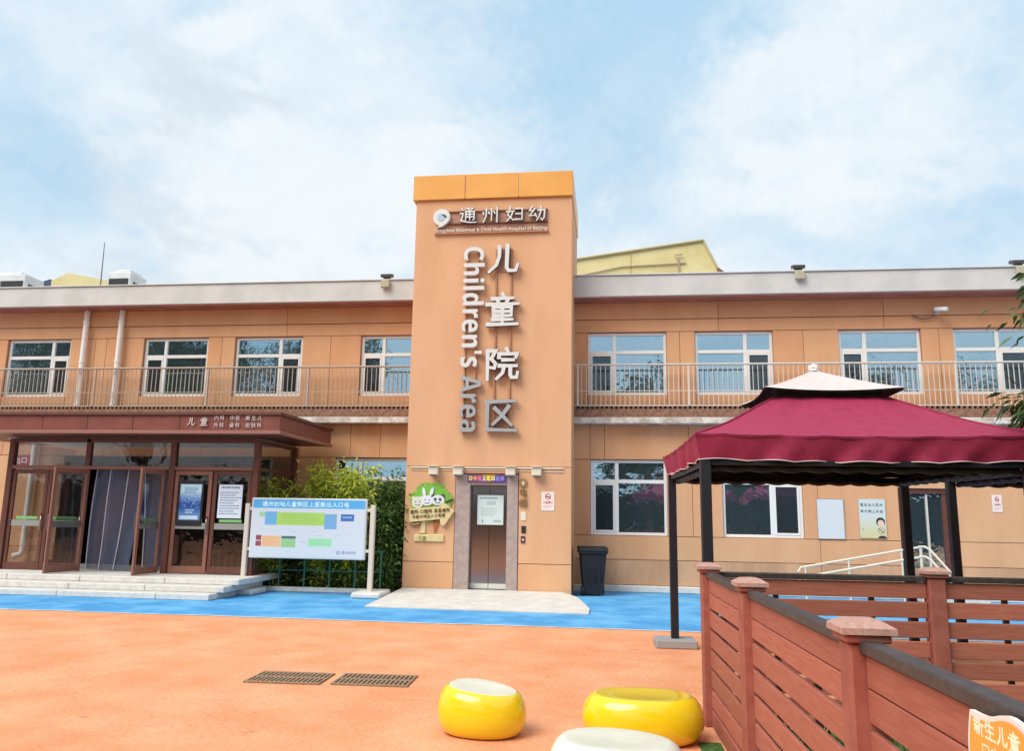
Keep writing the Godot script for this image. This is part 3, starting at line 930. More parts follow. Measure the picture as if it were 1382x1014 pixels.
# ---------------------------------------------------------------- entrance
func door_leaf(parent: Node, called: String, at: Vector3, turn: float, w: float, h: float, frame: Material) -> Node3D:
	var d := Node3D.new()
	d.name = called
	parent.add_child(d, true)
	d.position = at
	d.rotation.y = turn
	var s := begin()
	var f := 0.075
	span(s, 0.0, f, 0, h, -0.022, 0.022, 0.005)
	span(s, w - f, w, 0, h, -0.022, 0.022, 0.005)
	span(s, f, w - f, 0, 0.14, -0.021, 0.021, 0.005)
	span(s, f, w - f, h - 0.09, h, -0.021, 0.021, 0.005)
	fin(s, "door_frame", frame, d)
	part("glass", M.clear, d, f, w - f, 0.14, h - 0.09, -0.004, 0.004)
	part("frosted_band", plain(L(.30, .30, .28), 0.5), d, f + 0.002, w - f - 0.002, 0.86, 0.98, 0.006, 0.009)
	part("sticker", plain(L(.22, .52, .18), 0.5), d, f + 0.10, w - f - 0.08, 1.0, 1.055, 0.006, 0.009)
	s = begin()
	tube(s, [Vector3(w - 0.035, 0.80, 0.022), Vector3(w - 0.035, 0.80, 0.06), Vector3(w - 0.035, 1.10, 0.06), Vector3(w - 0.035, 1.10, 0.022)], 0.012, 8)
	fin(s, "handle", M.steel, d)
	return d

func porch() -> void:
	var st := thing("entrance_steps", "three pale stone steps up to the entrance porch", "steps", Vector3(-10, 0, 0))
	# each step a course of slabs
	var fronts := [3.92, 3.62, 3.32]
	for k in 3:
		var x := -5.0
		var end: float = [3.0, 3.12, 3.25][k]
		var i := 0
		while x < end - 0.01:
			var w: float = minf([1.9, 1.5, 1.7][(i + k) % 3], end - x)
			if end - x - w < 0.4: w = end - x
			part("step_slab", M.stone, st, x + 0.003, x + w - 0.003, k * 0.11 + 0.001, (k + 1) * 0.11 - 0.001, 2.0 if k < 2 else 0.32, fronts[k], 0.012)
			x += w
			i += 1
	var p := thing("entrance_porch", "maroon entrance canopy over brown framed glass doors and vestibule", "porch", Vector3(-9.6, 0.33, 2.4))
	var ox := -9.6
	# canopy: fascia panels on a dark box
	part("canopy_box", M.frame_brown, p, -4.0, 3.30, 2.70, 3.06, -2.09, 0.74)
	var jx := [-13.4, -12.1, -11.13, -10.18, -9.22, -8.25, -7.27, -6.22]
	for i in 7:
		part("fascia_panel", M.maroon, p, jx[i] - ox + 0.004, jx[i + 1] - ox - 0.004, 2.76, 3.04, 0.745, 0.80, 0.004)
	part("fascia_trim", M.maroon_trim, p, -3.85, 3.40, 2.685, 2.755, 0.742, 0.83, 0.006)
	part("fascia_trim", M.frame_brown, p, -3.85, 3.40, 3.045, 3.11, 0.742, 0.84, 0.006)
	for k in 2:
		part("fascia_panel", M.maroon, p, 3.305, 3.36, 2.76, 3.04, -2.05 + k * 1.39 + 0.004, -2.05 + (k + 1) * 1.39 - 0.004, 0.004)
	part("fascia_trim", M.maroon_trim, p, 3.305, 3.39, 2.685, 2.755, -2.08, 0.74, 0.006)
	part("fascia_trim", M.frame_brown, p, 3.305, 3.40, 3.045, 3.11, -2.08, 0.74, 0.006)
	part("canopy_roof", M.tin, p, -4.0, 3.30, 3.062, 3.09, -2.09, 0.74)
	part("porch_ceiling", M.ceiling, p, -3.0, 2.55, 2.66, 2.695, -2.05, -0.08)
	# posts and transoms of the vestibule front
	for x in [-12.33, -8.76, -6.99]:
		part("post", M.frame_brown, p, x - ox - 0.06, x - ox + 0.06, 0, 2.65, -0.06, 0.06, 0.006)
	part("post", M.frame_brown, p, -10.62 - ox - 0.05, -10.62 - ox + 0.05, 2.10, 2.65, -0.05, 0.05, 0.006)
	part("post", M.frame_brown, p, -6.99 - ox - 0.09, -6.99 - ox + 0.05, 0, 2.65, -1.95, -1.80, 0.006)
	part("header", M.frame_light, p, -12.27 - ox, -8.82 - ox, 2.03, 2.10, -0.05, 0.055, 0.006)
	part("header", M.frame_light, p, -8.70 - ox, -7.05 - ox, 2.03, 2.10, -0.05, 0.055, 0.006)
	part("header", M.frame_brown, p, -12.27 - ox, -7.05 - ox, 2.58, 2.65, -0.05, 0.05, 0.006)
	for c in [[-12.27, -10.67], [-10.57, -8.82], [-8.70, -7.05]]:
		part("transom_pane", M.clear, p, c[0] - ox, c[1] - ox, 2.10, 2.58, -0.004, 0.004)
	# side of the vestibule
	part("header", M.frame_brown, p, -6.99 - ox - 0.03, -6.99 - ox + 0.03, 2.03, 2.10, -1.80, -0.06)
	part("header", M.frame_brown, p, -6.99 - ox - 0.03, -6.99 - ox + 0.03, 2.58, 2.65, -1.80, -0.06)
	part("side_pane", M.clear, p, -6.99 - ox - 0.004, -6.99 - ox + 0.004, 0.1, 2.03, -1.80, -0.06)
	part("side_pane", M.clear, p, -6.99 - ox - 0.004, -6.99 - ox + 0.004, 2.10, 2.58, -1.80, -0.06)
	part("kick_rail", M.frame_brown, p, -6.99 - ox - 0.03, -6.99 - ox + 0.03, 0, 0.1, -1.80, -0.06)
	part("side_pane", M.clear, p, -12.33 - ox - 0.004, -12.33 - ox + 0.004, 0.1, 2.58, -1.95, -0.06)
	part("kick_rail", M.frame_brown, p, -12.33 - ox - 0.03, -12.33 - ox + 0.03, 0, 0.1, -1.95, -0.06)
	# doors: two closed at the left bay, two thrown open, one closed, one fixed
	door_leaf(p, "door", Vector3(-12.26 - ox, 0.01, 0), 0.0, 0.80, 2.01, M.frame_brown)
	door_leaf(p, "door", Vector3(-11.45 - ox, 0.01, 0), 0.0, 0.84, 2.01, M.frame_brown)
	door_leaf(p, "open_door", Vector3(-10.55 - ox, 0.01, 0.04), -PI / 2 - 0.16, 0.86, 2.01, M.frame_light)
	door_leaf(p, "open_door", Vector3(-8.90 - ox, 0.01, 0.04), -PI / 2 - 0.02, 0.80, 2.01, M.frame_light)
	door_leaf(p, "door", Vector3(-8.69 - ox, 0.01, 0), 0.0, 0.79, 2.01, M.frame_light)
	door_leaf(p, "door", Vector3(-7.87 - ox, 0.01, 0), 0.0, 0.80, 2.01, M.frame_brown)
	# lettering on the fascia
	var sg := thing("porch_sign", "white characters fixed to the maroon canopy fascia", "sign", Vector3(-7.6, 3.25, 3.2))
	var pale := plain(L(.60, .52, .50), 0.4)
	character("儿", sg, Vector3(-0.41, 0.0, 0.0), 0.17, 0.12, 0.02, pale, M.letter_side)
	character("童", sg, Vector3(-0.14, 0.0, 0.0), 0.17, 0.09, 0.02, pale, M.letter_side)
	for r in [["内科", 0.10, 0.07], ["中医", 0.42, 0.07], ["新生儿", 0.74, 0.07], ["外科", 0.10, -0.07], ["骨科", 0.42, -0.07], ["皮肤科", 0.74, -0.07]]:
		var x: float = r[1]
		for ch in r[0]:
			character(ch, sg, Vector3(x, r[2], 0.0), 0.10, 0.10, 0.012, pale, M.letter_side)
			x += 0.115
	# plastic curtain strips in the open doorway
	var c := thing("strip_curtain", "grey translucent plastic curtain strips hanging in the open doorway", "curtain", Vector3(-9.75, 0.34, 2.2))
	var xs := [-0.78, -0.42, -0.05, 0.30, 0.62]
	for i in 5:
		var s := begin()
		s.set_smooth_group(1)
		var drift: float = [-0.06, -0.10, -0.16, 0.14, 0.08][i]
		var rows := 14
		for j in rows:
			for k in 6:
				var q := []
				for e in [[j, k], [j, k + 1], [j + 1, k + 1], [j + 1, k]]:
					var v: float = float(e[0]) / rows
					var u: float = float(e[1]) / 6.0
					q.append(Vector3(u * 0.34 + drift * v, 2.0 * (1.0 - v), 0.03 * sin(u * 5.0 + i) + 0.03 * sin(v * 4.0 + u * 2.0 + i) + i % 2 * 0.035))
				quad(s, q[0], q[1], q[2], q[3])
		var o := fin(s, "strip", M.plastic, c, Vector3(xs[i], 0.02, 0))
		s = begin()
		var pts := []
		for j in 15:
			var v := j / 14.0
			pts.append(Vector3(drift * v, 2.0 * (1.0 - v), 0.03 * sin(float(i)) + 0.03 * sin(v * 4.0 + i) + i % 2 * 0.035 + 0.008))
		tube(s, pts, 0.012, 6)
		fin(s, "edge_tape", plain(L(.50, .50, .56), 0.5), o)
	part("hanging_rail", M.steel, c, -0.8, 0.98, 2.025, 2.06, -0.03, 0.08)
	# posters behind the right hand doors
	var im := Image.create(200, 300, false, Image.FORMAT_RGB8)
	for y in 300:
		var f := clampf((y - 60) / 110.0, 0, 1) * clampf(1.6 - (y - 60) / 180.0, 0.55, 1.0)
		im.fill_rect(Rect2i(0, y, 200, 1), Color(.75, .88, .95).lerp(Color(.05, .28, .62), f))
	ink_rows(im, Rect2i(40, 30, 130, 50), 3, Color(.1, .3, .55), 21)
	for i in 60:
		var p0 := Vector2(rng.randf_range(10, 190), rng.randf_range(90, 190))
		im.fill_rect(Rect2i(int(p0.x), int(p0.y), 6, 4), Color(.8, .92, .98))
	im.fill_rect(Rect2i(10, 262, 170, 30), Color(.80, .88, .95))
	ink_rows(im, Rect2i(60, 210, 80, 40), 2, Color(.85, .93, .98), 22)
	var b := thing("door_poster", "blue and white poster on the brown glass door", "poster", Vector3(-8.33, 1.73, 2.424))
	part("paper", M.black, b, -0.27, 0.27, -0.47, 0.42, -0.012, 0.0)
	sheet(im, "print", b, -0.22, 0.23, -0.36, 0.35, 0.003)
	im = Image.create(220, 280, false, Image.FORMAT_RGB8)
	im.fill(Color(.86, .90, .95))
	ink_rows(im, Rect2i(24, 16, 180, 30), 1, Color(.3, .42, .6), 23)
	ink_rows(im, Rect2i(18, 60, 190, 200), 9, Color(.45, .55, .68), 24)
	b = thing("door_poster", "white printed paper notice on the brown glass door", "poster", Vector3(-7.50, 1.75, 2.424))
	part("paper", M.white_board, b, -0.24, 0.26, -0.33, 0.33, -0.012, 0.0)
	sheet(im, "print", b, -0.238, 0.258, -0.328, 0.328, 0.003)
	# red wall sign seen through the left transom
	im = Image.create(200, 110, false, Image.FORMAT_RGB8)
	im.fill(Color(.62, .08, .12))
	ink(im, "出口", 22, 20, 70, 9, Color(.95, .9, .9))
	b = thing("red_sign", "small red sign with white characters beside the entrance porch", "sign", Vector3(-14.05, 2.69, 0.0))
	part("board", plain(L(.32, .01, .02), 0.5), b, -0.24, 0.24, -0.13, 0.13, 0.0, 0.02)
	sheet(im, "print", b, -0.238, 0.238, -0.128, 0.128, 0.022)
	# a pram-like pale cushion seen through the closed door, and a bench behind the notice
	b = thing("waiting_bench", "dark slatted bench inside the vestibule behind the doors", "bench", Vector3(-7.75, 0.333, 1.45))
	part("seat", M.frame_brown, b, -0.6, 0.6, 0.40, 0.45, -0.2, 0.2, 0.01)
	for i in 9:
		part("slat", M.tin, b, -0.56 + i * 0.14 - 0.012, -0.56 + i * 0.14 + 0.012, 0.02, 0.40, 0.15, 0.175)
	part("foot_rail", M.tin, b, -0.6, 0.6, 0.0, 0.02, -0.2, 0.2)

# ---------------------------------------------------------------- ground
func flat(called: String, m: Material, x0: float, x1: float, z0: float, z1: float, y: float) -> MeshInstance3D:
	var s := begin()
	quad(s, Vector3(x0, y, z0), Vector3(x1, y, z0), Vector3(x1, y, z1), Vector3(x0, y, z1))
	var o := fin(s, called, m)
	structure(o)
	return o

func ground() -> void:
	flat("ground", M.ground, -300, 300, -300, 300, -0.012)
	flat("orange_playground", M.orange, -26, 26, 5.80, 30, 0.0)
	flat("blue_path", M.blue, -26, 26, -0.2, 5.80, 0.002)
	# worn white line where the two colours meet, a little uneven
	var s := begin()
	var x := -26.0
	var za := 5.78
	while x < 26.0:
		var zb := 5.78 + rng.randf_range(-0.03, 0.03)
		quad(s, Vector3(x, 0.006, za), Vector3(x + 0.5, 0.006, zb), Vector3(x + 0.5, 0.006, zb + 0.07), Vector3(x, 0.006, za + 0.07))
		za = zb
		x += 0.5
	structure(fin(s, "road_marking", M.whiteline))
	# pale concrete ramp at the lift door
	s = begin()
	var P := [Vector3(-4.18, 0.094, 1.422), Vector3(-0.95, 0.094, 1.422), Vector3(-0.62, 0.07, 2.1), Vector3(-0.36, 0.035, 3.6), Vector3(-0.36, 0.022, 4.2), Vector3(-4.12, 0.022, 4.12)]
	for i in range(1, 5): tri(s, P[0], P[i], P[i + 1])
	for i in 6:
		var a: Vector3 = P[i]; var b: Vector3 = P[(i + 1) % 6]
		quad(s, a, Vector3(a.x, 0.003, a.z), Vector3(b.x, 0.003, b.z), b)
	structure(fin(s, "lift_ramp_pavement", M.concrete))
	flat("planting_bed", M.soil, -7.3, -4.22, 0.11, 1.86, 0.03)
	s = begin()
	span(s, -7.15, -4.3, 0.0, 0.10, 1.86, 2.0, 0.02)
	structure(fin(s, "kerb", M.stone))
	flat("turf", M.turf, 0.98, 12.0, 11.0, 22.0, 0.008)
	flat("turf_strip", M.turf, 0.60, 0.76, 11.45, 13.4, 0.006)
	# drain gratings
	var g0: Node3D = null
	for k in 2:
		var at := Vector3(-3.02 if k == 0 else -2.21, 0.0, 9.93 if k == 0 else 9.87)
		var lab := "rusty iron drain grating in the orange ground, %s" % ["on the steps' side of its twin" if k == 0 else "on the yellow stools' side of its twin"]
		if g0 == null:
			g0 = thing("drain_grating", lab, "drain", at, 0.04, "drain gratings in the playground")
			part("pit_shade_plate", M.black, g0, -0.345, 0.345, 0.003, 0.006, -0.215, 0.215)  # black plate standing in for the shaded hollow under the bars
			for zz in [-0.23, 0.0, 0.23]:
				part("frame", M.iron, g0, -0.36, 0.36, 0.0015, 0.016, zz - 0.018, zz + 0.018, 0.002)
			for i in 17:
				var x1 := -0.345 + i * 0.043
				for zz in [-0.115, 0.115]:
					part("bar", M.iron, g0, x1 - 0.012, x1 + 0.012, 0.0065, 0.015, zz - 0.096, zz + 0.096)
		else:
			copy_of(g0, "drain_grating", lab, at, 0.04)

# ---------------------------------------------------------------- plants
func leaf_mesh(n: int, spot: Callable, len0: float, len1: float, wid: float, tones: Array) -> ArrayMesh:
	var v := PackedVector3Array()
	var nn := PackedVector3Array()
	var cc := PackedColorArray()
	for i in n:
		var info: Array = spot.call()
		var p: Vector3 = info[0]
		var d: Vector3 = info[1]
		var l := rng.randf_range(len0, len1)
		var side := d.cross(Vector3(rng.randfn(), rng.randfn(), rng.randfn())).normalized() * wid * l * rng.randf_range(0.8, 1.2)
		var fold := side.cross(d).normalized() * side.length() * 0.5
		var a := p
		var mid := p + d * l * 0.45 - fold
		var tip := p + d * l + Vector3(0, -0.18 * l, 0)
		var c: Color = tones[rng.randi() % tones.size()]
		c = c * rng.randf_range(0.75, 1.25)
		c.a = 1.0
		for t in [[a, mid + side + fold, mid], [a, mid, mid - side + fold], [mid + side + fold, tip, mid], [mid, tip, mid - side + fold]]:
			var nrm: Vector3 = (t[2] - t[0]).cross(t[1] - t[0]).normalized()
			for q in t:
				v.append(q); nn.append(nrm); cc.append(c)
	var arr := []
	arr.resize(Mesh.ARRAY_MAX)
	arr[Mesh.ARRAY_VERTEX] = v
	arr[Mesh.ARRAY_NORMAL] = nn
	arr[Mesh.ARRAY_COLOR] = cc
	var m := ArrayMesh.new()
	m.add_surface_from_arrays(Mesh.PRIMITIVE_TRIANGLES, arr)
	return m

func bamboo(label: String, at: Vector3, wide: float, deep: float, high: float, leaves: int, tones: Array, stems := 14) -> void:
	var t := thing("bamboo_shrub", label, "shrub", at, 0.0, "shrubs in the bed beside the lift tower")
	var canes := []
	var s := begin()
	for i in stems:
		var base := Vector3(rng.randf_range(-wide, wide) * 0.6, 0, rng.randf_range(-deep, deep) * 0.7)
		var h := high * rng.randf_range(0.62, 1.0)
		var lean := Vector3(rng.randfn() * 0.16 + base.x * 0.35, 0, rng.randfn() * 0.10)
		var pts := []
		for j in 6:
			var f := j / 5.0
			pts.append(base + Vector3(0, h * f, 0) + lean * f * f * 1.3)
		canes.append(pts)
		tube(s, pts, 0.009, 5, 0.003, false)
	fin(s, "stem", M.cane, t)
	var spot := func() -> Array:
		var c: Array = canes[rng.randi() % canes.size()]
		var f := pow(rng.randf(), 0.55) * 4.999
		var i := int(f)
		var p: Vector3 = c[i].lerp(c[i + 1], f - i)
		var out := Vector3(rng.randfn(), rng.randfn() * 0.5, rng.randfn()).normalized()
		p += out * absf(rng.randfn()) * 0.13
		p.y = maxf(p.y, 0.03)
		return [p, (out + Vector3(0, rng.randf_range(-0.5, 0.35), 0)).normalized()]
	put(leaf_mesh(leaves, spot, 0.08, 0.17, 0.16, tones), "foliage", M.leaf, t)

func tree(called: String, label: String, at: Vector3, high: float, rad: float, crown_y: float, leaves: int, l0: float, l1: float, tones: Array, group: String, wid := 0.22, lean := Vector3.ZERO, limbs := 26) -> void:
	var t := thing(called, label, "tree", at, 0.0, group)
	var s := begin()
	tube(s, [Vector3.ZERO, Vector3(0.03, crown_y * 0.5, 0), Vector3(0, crown_y, 0) + lean * 0.4, Vector3(0, (crown_y + high) / 2, 0) + lean], 0.018 * high, 9, 0.006 * high)
	fin(s, "trunk", M.bark, t)
	var tips := []
	s = begin()
	var top := Vector3(0, crown_y * 0.85, 0)
	for i in limbs:
		var a := rng.randf() * TAU
		var e := rng.randf_range(-0.35, 1.0)
		var r := rng.randf_range(0.55, 1.0)
		var c := Vector3(0, (crown_y + high) / 2, 0) + lean
		var tip := c + Vector3(cos(a) * rad * r * sqrt(maxf(0.05, 1 - e * e * 0.8)), e * (high - crown_y) * 0.5, sin(a) * rad * r * sqrt(maxf(0.05, 1 - e * e * 0.8)))
		var mid := top.lerp(tip, 0.5) + Vector3(0, 0.08 * high, 0) * rng.randf()
		tube(s, [top + lean * 0.3, mid, tip], 0.006 * high, 5, 0.0015 * high, false)
		tips.append([mid, tip])
	fin(s, "branch", M.bark, t)
	var spot := func() -> Array:
		var b: Array = tips[rng.randi() % tips.size()]
		var f := rng.randf_range(0.25, 1.08)
		var p: Vector3 = b[0].lerp(b[1], f)
		var out := Vector3(rng.randfn(), rng.randfn() * 0.7, rng.randfn())
		p += out * rad * (0.12 if limbs < 50 else 0.08)
		return [p, (out.normalized() + Vector3(0, -0.55, 0)).normalized()]
	put(leaf_mesh(leaves, spot, l0, l1, wid, tones), "crown", M.leaf, t)

func plants() -> void:
	var bright := [Color(.46, .56, .05), Color(.58, .62, .06), Color(.36, .50, .04), Color(.62, .62, .12)]
	var deep := [Color(.035, .085, .018), Color(.05, .11, .022), Color(.025, .06, .014), Color(.08, .14, .03)]
	var deepish := [Color(.05, .11, .022), Color(.08, .15, .03), Color(.035, .08, .018), Color(.14, .22, .04)]
	var mixed := [Color(.06, .13, .02), Color(.12, .20, .03), Color(.04, .09, .018), Color(.20, .26, .04)]
	bamboo("thin yellow green bamboo shrub beside the entrance steps", Vector3(-7.0, 0.03, 1.5), 0.30, 0.25, 2.25, 3000, bright, 14)
	bamboo("broad yellow green bamboo shrub rising behind the map board", Vector3(-5.65, 0.03, 1.35), 0.72, 0.40, 2.60, 8500, bright, 40)
	bamboo("dark green shrub between the map board and the lift tower", Vector3(-4.66, 0.03, 1.15), 0.36, 0.40, 2.20, 9500, deepish, 32)
	bamboo("low dark shrub under the left half of the map board", Vector3(-6.45, 0.03, 1.25), 0.60, 0.30, 1.15, 2600, deep, 20)
	bamboo("mixed green shrub under the right half of the map board", Vector3(-5.3, 0.03, 1.35), 0.60, 0.28, 1.45, 3400, mixed, 22)
	# small leafy tree inside the fence
	tree("leafy_tree", "small broad leaved tree beside the gazebo inside the fence", Vector3(4.60, 0.0, 10.95), 4.05, 1.40, 1.15, 16000, 0.07, 0.15, [Color(.05, .10, .03), Color(.08, .15, .04), Color(.11, .17, .07), Color(.035, .07, .025)], "", 0.17, Vector3.ZERO, 80)
	# trees across the yard that the upper windows mirror
	var far := [Color(.03, .07, .015), Color(.05, .10, .02), Color(.04, .08, .02)]
	for a in [[-31.0, 24.0, 15.0, 4.2], [-23.5, 25.0, 14.5, 3.8], [-17.0, 27.0, 13.5, 3.6], [2.2, 27.0, 9.3, 2.6], [8.0, 29.0, 8.6, 2.8], [12.5, 26.0, 9.4, 2.6], [18.5, 27.0, 10.0, 3.2]]:
		tree("yard_tree", ("tall dark green tree across the yard facing the entrance porch" if a[2] > 12.0 else "shorter dark green tree across the yard facing the gazebos"), Vector3(a[0], -0.01, a[1]), a[2], a[3], a[2] * 0.25, 1500, 0.45, 0.9, far, "tall trees across the yard" if a[2] > 12.0 else "shorter trees across the yard", 0.34)
	var hd := thing("added_hedge", "added unseen dark hedge that darkens the ground floor window reflections", "hedge", Vector3(0, -0.01, 33))  # unseen, added so the ground floor windows mirror something dark
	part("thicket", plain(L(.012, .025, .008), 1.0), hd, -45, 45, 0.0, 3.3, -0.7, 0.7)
	put(leaf_mesh(9000, func() -> Array:
		return [Vector3(rng.randf_range(-45, 45), rng.randf_range(0.1, 3.6), rng.randf_range(-0.95, -0.6)), Vector3(rng.randfn(), rng.randfn(), -1.2).normalized()], 0.25, 0.5, 0.3, far), "foliage", M.leaf, hd)
	# grass in the enclosure
	var blades := leaf_mesh(5200, func() -> Array:
		return [Vector3(rng.randf_range(0.95, 3.6), 0.008, rng.randf_range(11.2, 16.6)), Vector3(rng.randfn() * 0.3, 1, rng.randfn() * 0.3).normalized()], 0.06, 0.20, 0.06, [Color(.05, .13, .02), Color(.09, .20, .03), Color(.035, .09, .015)])
	var g := put(blades, "grass", M.leaf)
	tag(g, "green grass growing inside the fenced enclosure", "grass")
	stuff(g)

# ---------------------------------------------------------------- objects in the yard
func map_board() -> void:
	var t := thing("map_board", "white site map board with blue heading on two grey posts", "notice board", Vector3(-5.8, 0, 2.5))
	for x in [-1.26, 1.27]:
		part("post", M.rail_white, t, x - 0.045, x + 0.045, 0.10, 1.72, -0.045, 0.045, 0.008)
	part("base", M.stone, t, -1.45, -0.90, 0.0, 0.11, -0.30, 0.38, 0.03)
	part("base", M.stone, t, 1.02, 1.58, 0.0, 0.11, -0.30, 0.38, 0.03)
	for y in [0.85, 1.62]:
		part("arm", M.rail_white, t, -1.214, -1.17, y - 0.03, y + 0.03, -0.03, 0.03)
		part("arm", M.rail_white, t, 1.15, 1.224, y - 0.03, y + 0.03, -0.03, 0.03)
	part("board", M.white_board, t, -1.17, 1.15, 0.68, 1.83, -0.04, 0.045, 0.012)
	var im := Image.create(820, 410, false, Image.FORMAT_RGB8)
	im.fill(Color(.80, .84, .88))
	im.fill_rect(Rect2i(0, 0, 820, 62), Color(.33, .66, .88))
	ink(im, "通州妇幼儿童院区上医新出入口电", 70, 14, 38, 4, Color(.82, .95, 1.0), 1.12)
	im.fill_rect(Rect2i(50, 92, 52, 34), Color(.62, .80, .62))
	im.fill_rect(Rect2i(94, 88, 86, 96), Color(.43, .68, .86))
	im.fill_rect(Rect2i(180, 92, 350, 92), Color(.66, .82, .40))
	for k in 5: ink_rows(im, Rect2i(210, 102 + k * 16, 300, 8), 1, Color(.50, .66, .34), 30 + k)
	im.fill_rect(Rect2i(530, 100, 90, 108), Color(.46, .67, .84))
	im.fill_rect(Rect2i(648, 100, 96, 50), Color(.25, .45, .70))
	ink_rows(im, Rect2i(662, 118, 66, 14), 1, Color(.8, .88, .95), 37)
	for k in 2:
		im.fill_rect(Rect2i(36, 258 + k * 42, 40, 36), Color(.58, .28, .33))
	im.fill_rect(Rect2i(80, 262, 140, 78), Color(.90, .72, .55))
	im.fill_rect(Rect2i(224, 262, 104, 80), Color(.58, .78, .55))
	im.fill_rect(Rect2i(224, 262, 104, 18), Color(.30, .42, .50))
	im.fill_rect(Rect2i(420, 276, 170, 56), Color(.60, .87, .68))
	for k in 4: ink_rows(im, Rect2i(92, 274 + k * 16, 110, 7), 1, Color(.80, .58, .42), 41 + k)
	for k in 3: ink_rows(im, Rect2i(434, 286 + k * 14, 130, 6), 1, Color(.46, .72, .56), 51 + k)
	for k in 9: ink_rows(im, Rect2i([60, 240, 300, 430, 470, 600, 700, 250, 360][k], [214, 212, 232, 226, 250, 250, 240, 370, 300][k], 60, 7), 1, Color(.6, .63, .70), 61 + k)
	ink_ellipse(im, 640, 372, 13, 13, Color(.45, .45, .62), 0.6)
	ink(im, "通州妇幼", 664, 360, 24, 2, Color(.4, .4, .55))
	sheet(im, "print", t, -1.14, 1.12, 0.71, 1.80, 0.048)
	# green wire fence around the bed behind it
	var f := thing("garden_fence", "low dark green metal fence behind the map board", "fence", Vector3(-7.1, 0.0, 1.93))
	for i in 6:
		part("post", M.green_metal, f, i * 0.52 - 0.014, i * 0.52 + 0.014, 0.10, 0.84, -0.014, 0.014)
	for y in [0.42, 0.82]:
		part("rail", M.green_metal, f, -0.03, 2.66, y - 0.010, y + 0.010, -0.030, -0.014)

func wheelie_bin() -> void:
	var t := thing("wheelie_bin", "dark navy plastic wheelie bin beside the lift tower", "bin", Vector3(-0.37, 0.0, 0.86), 0.12)
	var s := begin()
	# tapered body
	var lo := Vector2(0.19, 0.22)
	var hi := Vector2(0.255, 0.30)
	for k in 4:
		var c := [Vector2(-1, -1), Vector2(1, -1), Vector2(1, 1), Vector2(-1, 1)]
		var a: Vector2 = c[k]; var b: Vector2 = c[(k + 1) % 4]
		quad(s, Vector3(a.x * hi.x, 0.86, a.y * hi.y), Vector3(b.x * hi.x, 0.86, b.y * hi.y), Vector3(b.x * lo.x, 0.03, b.y * lo.y), Vector3(a.x * lo.x, 0.03, a.y * lo.y))
	quad(s, Vector3(-lo.x, 0.03, -lo.y), Vector3(lo.x, 0.03, -lo.y), Vector3(lo.x, 0.03, lo.y), Vector3(-lo.x, 0.03, lo.y))
	fin(s, "body", M.bin, t)
	part("rim", M.bin, t, -0.285, 0.285, 0.83, 0.885, -0.33, 0.33, 0.015)
	s = begin()
	var pr := PackedVector2Array([Vector2(-0.35, 0.0), Vector2(0.34, 0.0), Vector2(0.33, 0.035), Vector2(0.10, 0.075), Vector2(-0.22, 0.08), Vector2(-0.34, 0.045)])
	prism(s, pr, -0.29, 0.29)
	var lid := fin(s, "lid", M.bin, t, Vector3(0, 0.888, 0))
	lid.rotation.y = -PI / 2
	s = begin()
	tube(s, [Vector3(-0.22, 0.90, -0.36), Vector3(0.22, 0.90, -0.36)], 0.016, 8)
	for x in [-0.2, 0.2]:
		tube(s, [Vector3(x, 0.86, -0.31), Vector3(x, 0.90, -0.36)], 0.014, 6)
	fin(s, "handle", M.bin, t)
	for x in [-0.225, 0.225]:
		s = begin()
		tube(s, [Vector3(-0.025, 0, 0), Vector3(0.025, 0, 0)], 0.098, 16)
		var w := fin(s, "wheel", M.rubber, t, Vector3(x, 0.098, -0.20 if x > 0 else 0.16))
		s = begin()
		tube(s, [Vector3(-0.028, 0, 0), Vector3(0.028, 0, 0)], 0.03, 10)
		fin(s, "hub", M.tin, w)
	for x in [-0.12, 0.0, 0.12]:
		part("rib", M.bin, t, x - 0.012, x + 0.012, 0.30, 0.82, 0.20, 0.285)

func stool(label: String, at: Vector3, a: float, b: float, h: float, turn: float, egg: float, tilt: float, body: Material, top: Material) -> void:
	var t := thing("pebble_stool", label, "stool", at, turn, "glossy pebble stools")
	var prof := [[0.66, 0.0], [0.76, 0.012], [0.86, 0.065], [0.94, 0.18], [0.99, 0.34], [1.0, 0.48], [0.985, 0.64], [0.945, 0.79], [0.885, 0.91], [0.82, 0.975], [0.76, 0.996], [0.70, 1.0], [0.55, 0.99], [0.30, 0.975], [0.0, 0.972]]
	var cut := 10
	var n := 48
	var P := func(i: int, k: int) -> Vector3:
		var th := TAU * k / n
		var c := cos(th)
		var s0 := sin(th)
		var e := 2.0 / 2.25
		var x := signf(c) * pow(absf(c), e) * a
		var z := signf(s0) * pow(absf(s0), e) * b * (1.0 + egg * c)
		var f: float = prof[i][0]
		var y: float = prof[i][1] * h * (1.0 + tilt * x * f / a)
		return Vector3(x * f, y, z * f)
	for half in 2:
		var s := begin()
		s.set_smooth_group(1)
		for i in range(0 if half == 0 else cut, cut if half == 0 else prof.size() - 1):
			for k in n:
				quad(s, P.call(i, k), P.call(i, (k + 1) % n), P.call(i + 1, (k + 1) % n), P.call(i + 1, k))
		fin(s, "body" if half == 0 else "seat", body if half == 0 else top, t)

func stools() -> void:
	stool("glossy yellow pebble stool with pale seat standing alone on the orange ground", Vector3(-0.93, 0.0, 11.47), 0.325, 0.27, 0.315, -0.30, -0.14, -0.10, M.yellow, M.stool_top)
	stool("all yellow glossy pebble stool against the red fence", Vector3(0.22, 0.0, 11.42), 0.435, 0.30, 0.305, 0.0, 0.05, 0.0, M.yellow, M.yellow)
	stool("white glossy pebble stool in front of the yellow one by the fence", Vector3(0.03, 0.0, 12.72), 0.39, 0.30, 0.325, -0.05, -0.08, -0.02, M.stool_white, M.stool_top)

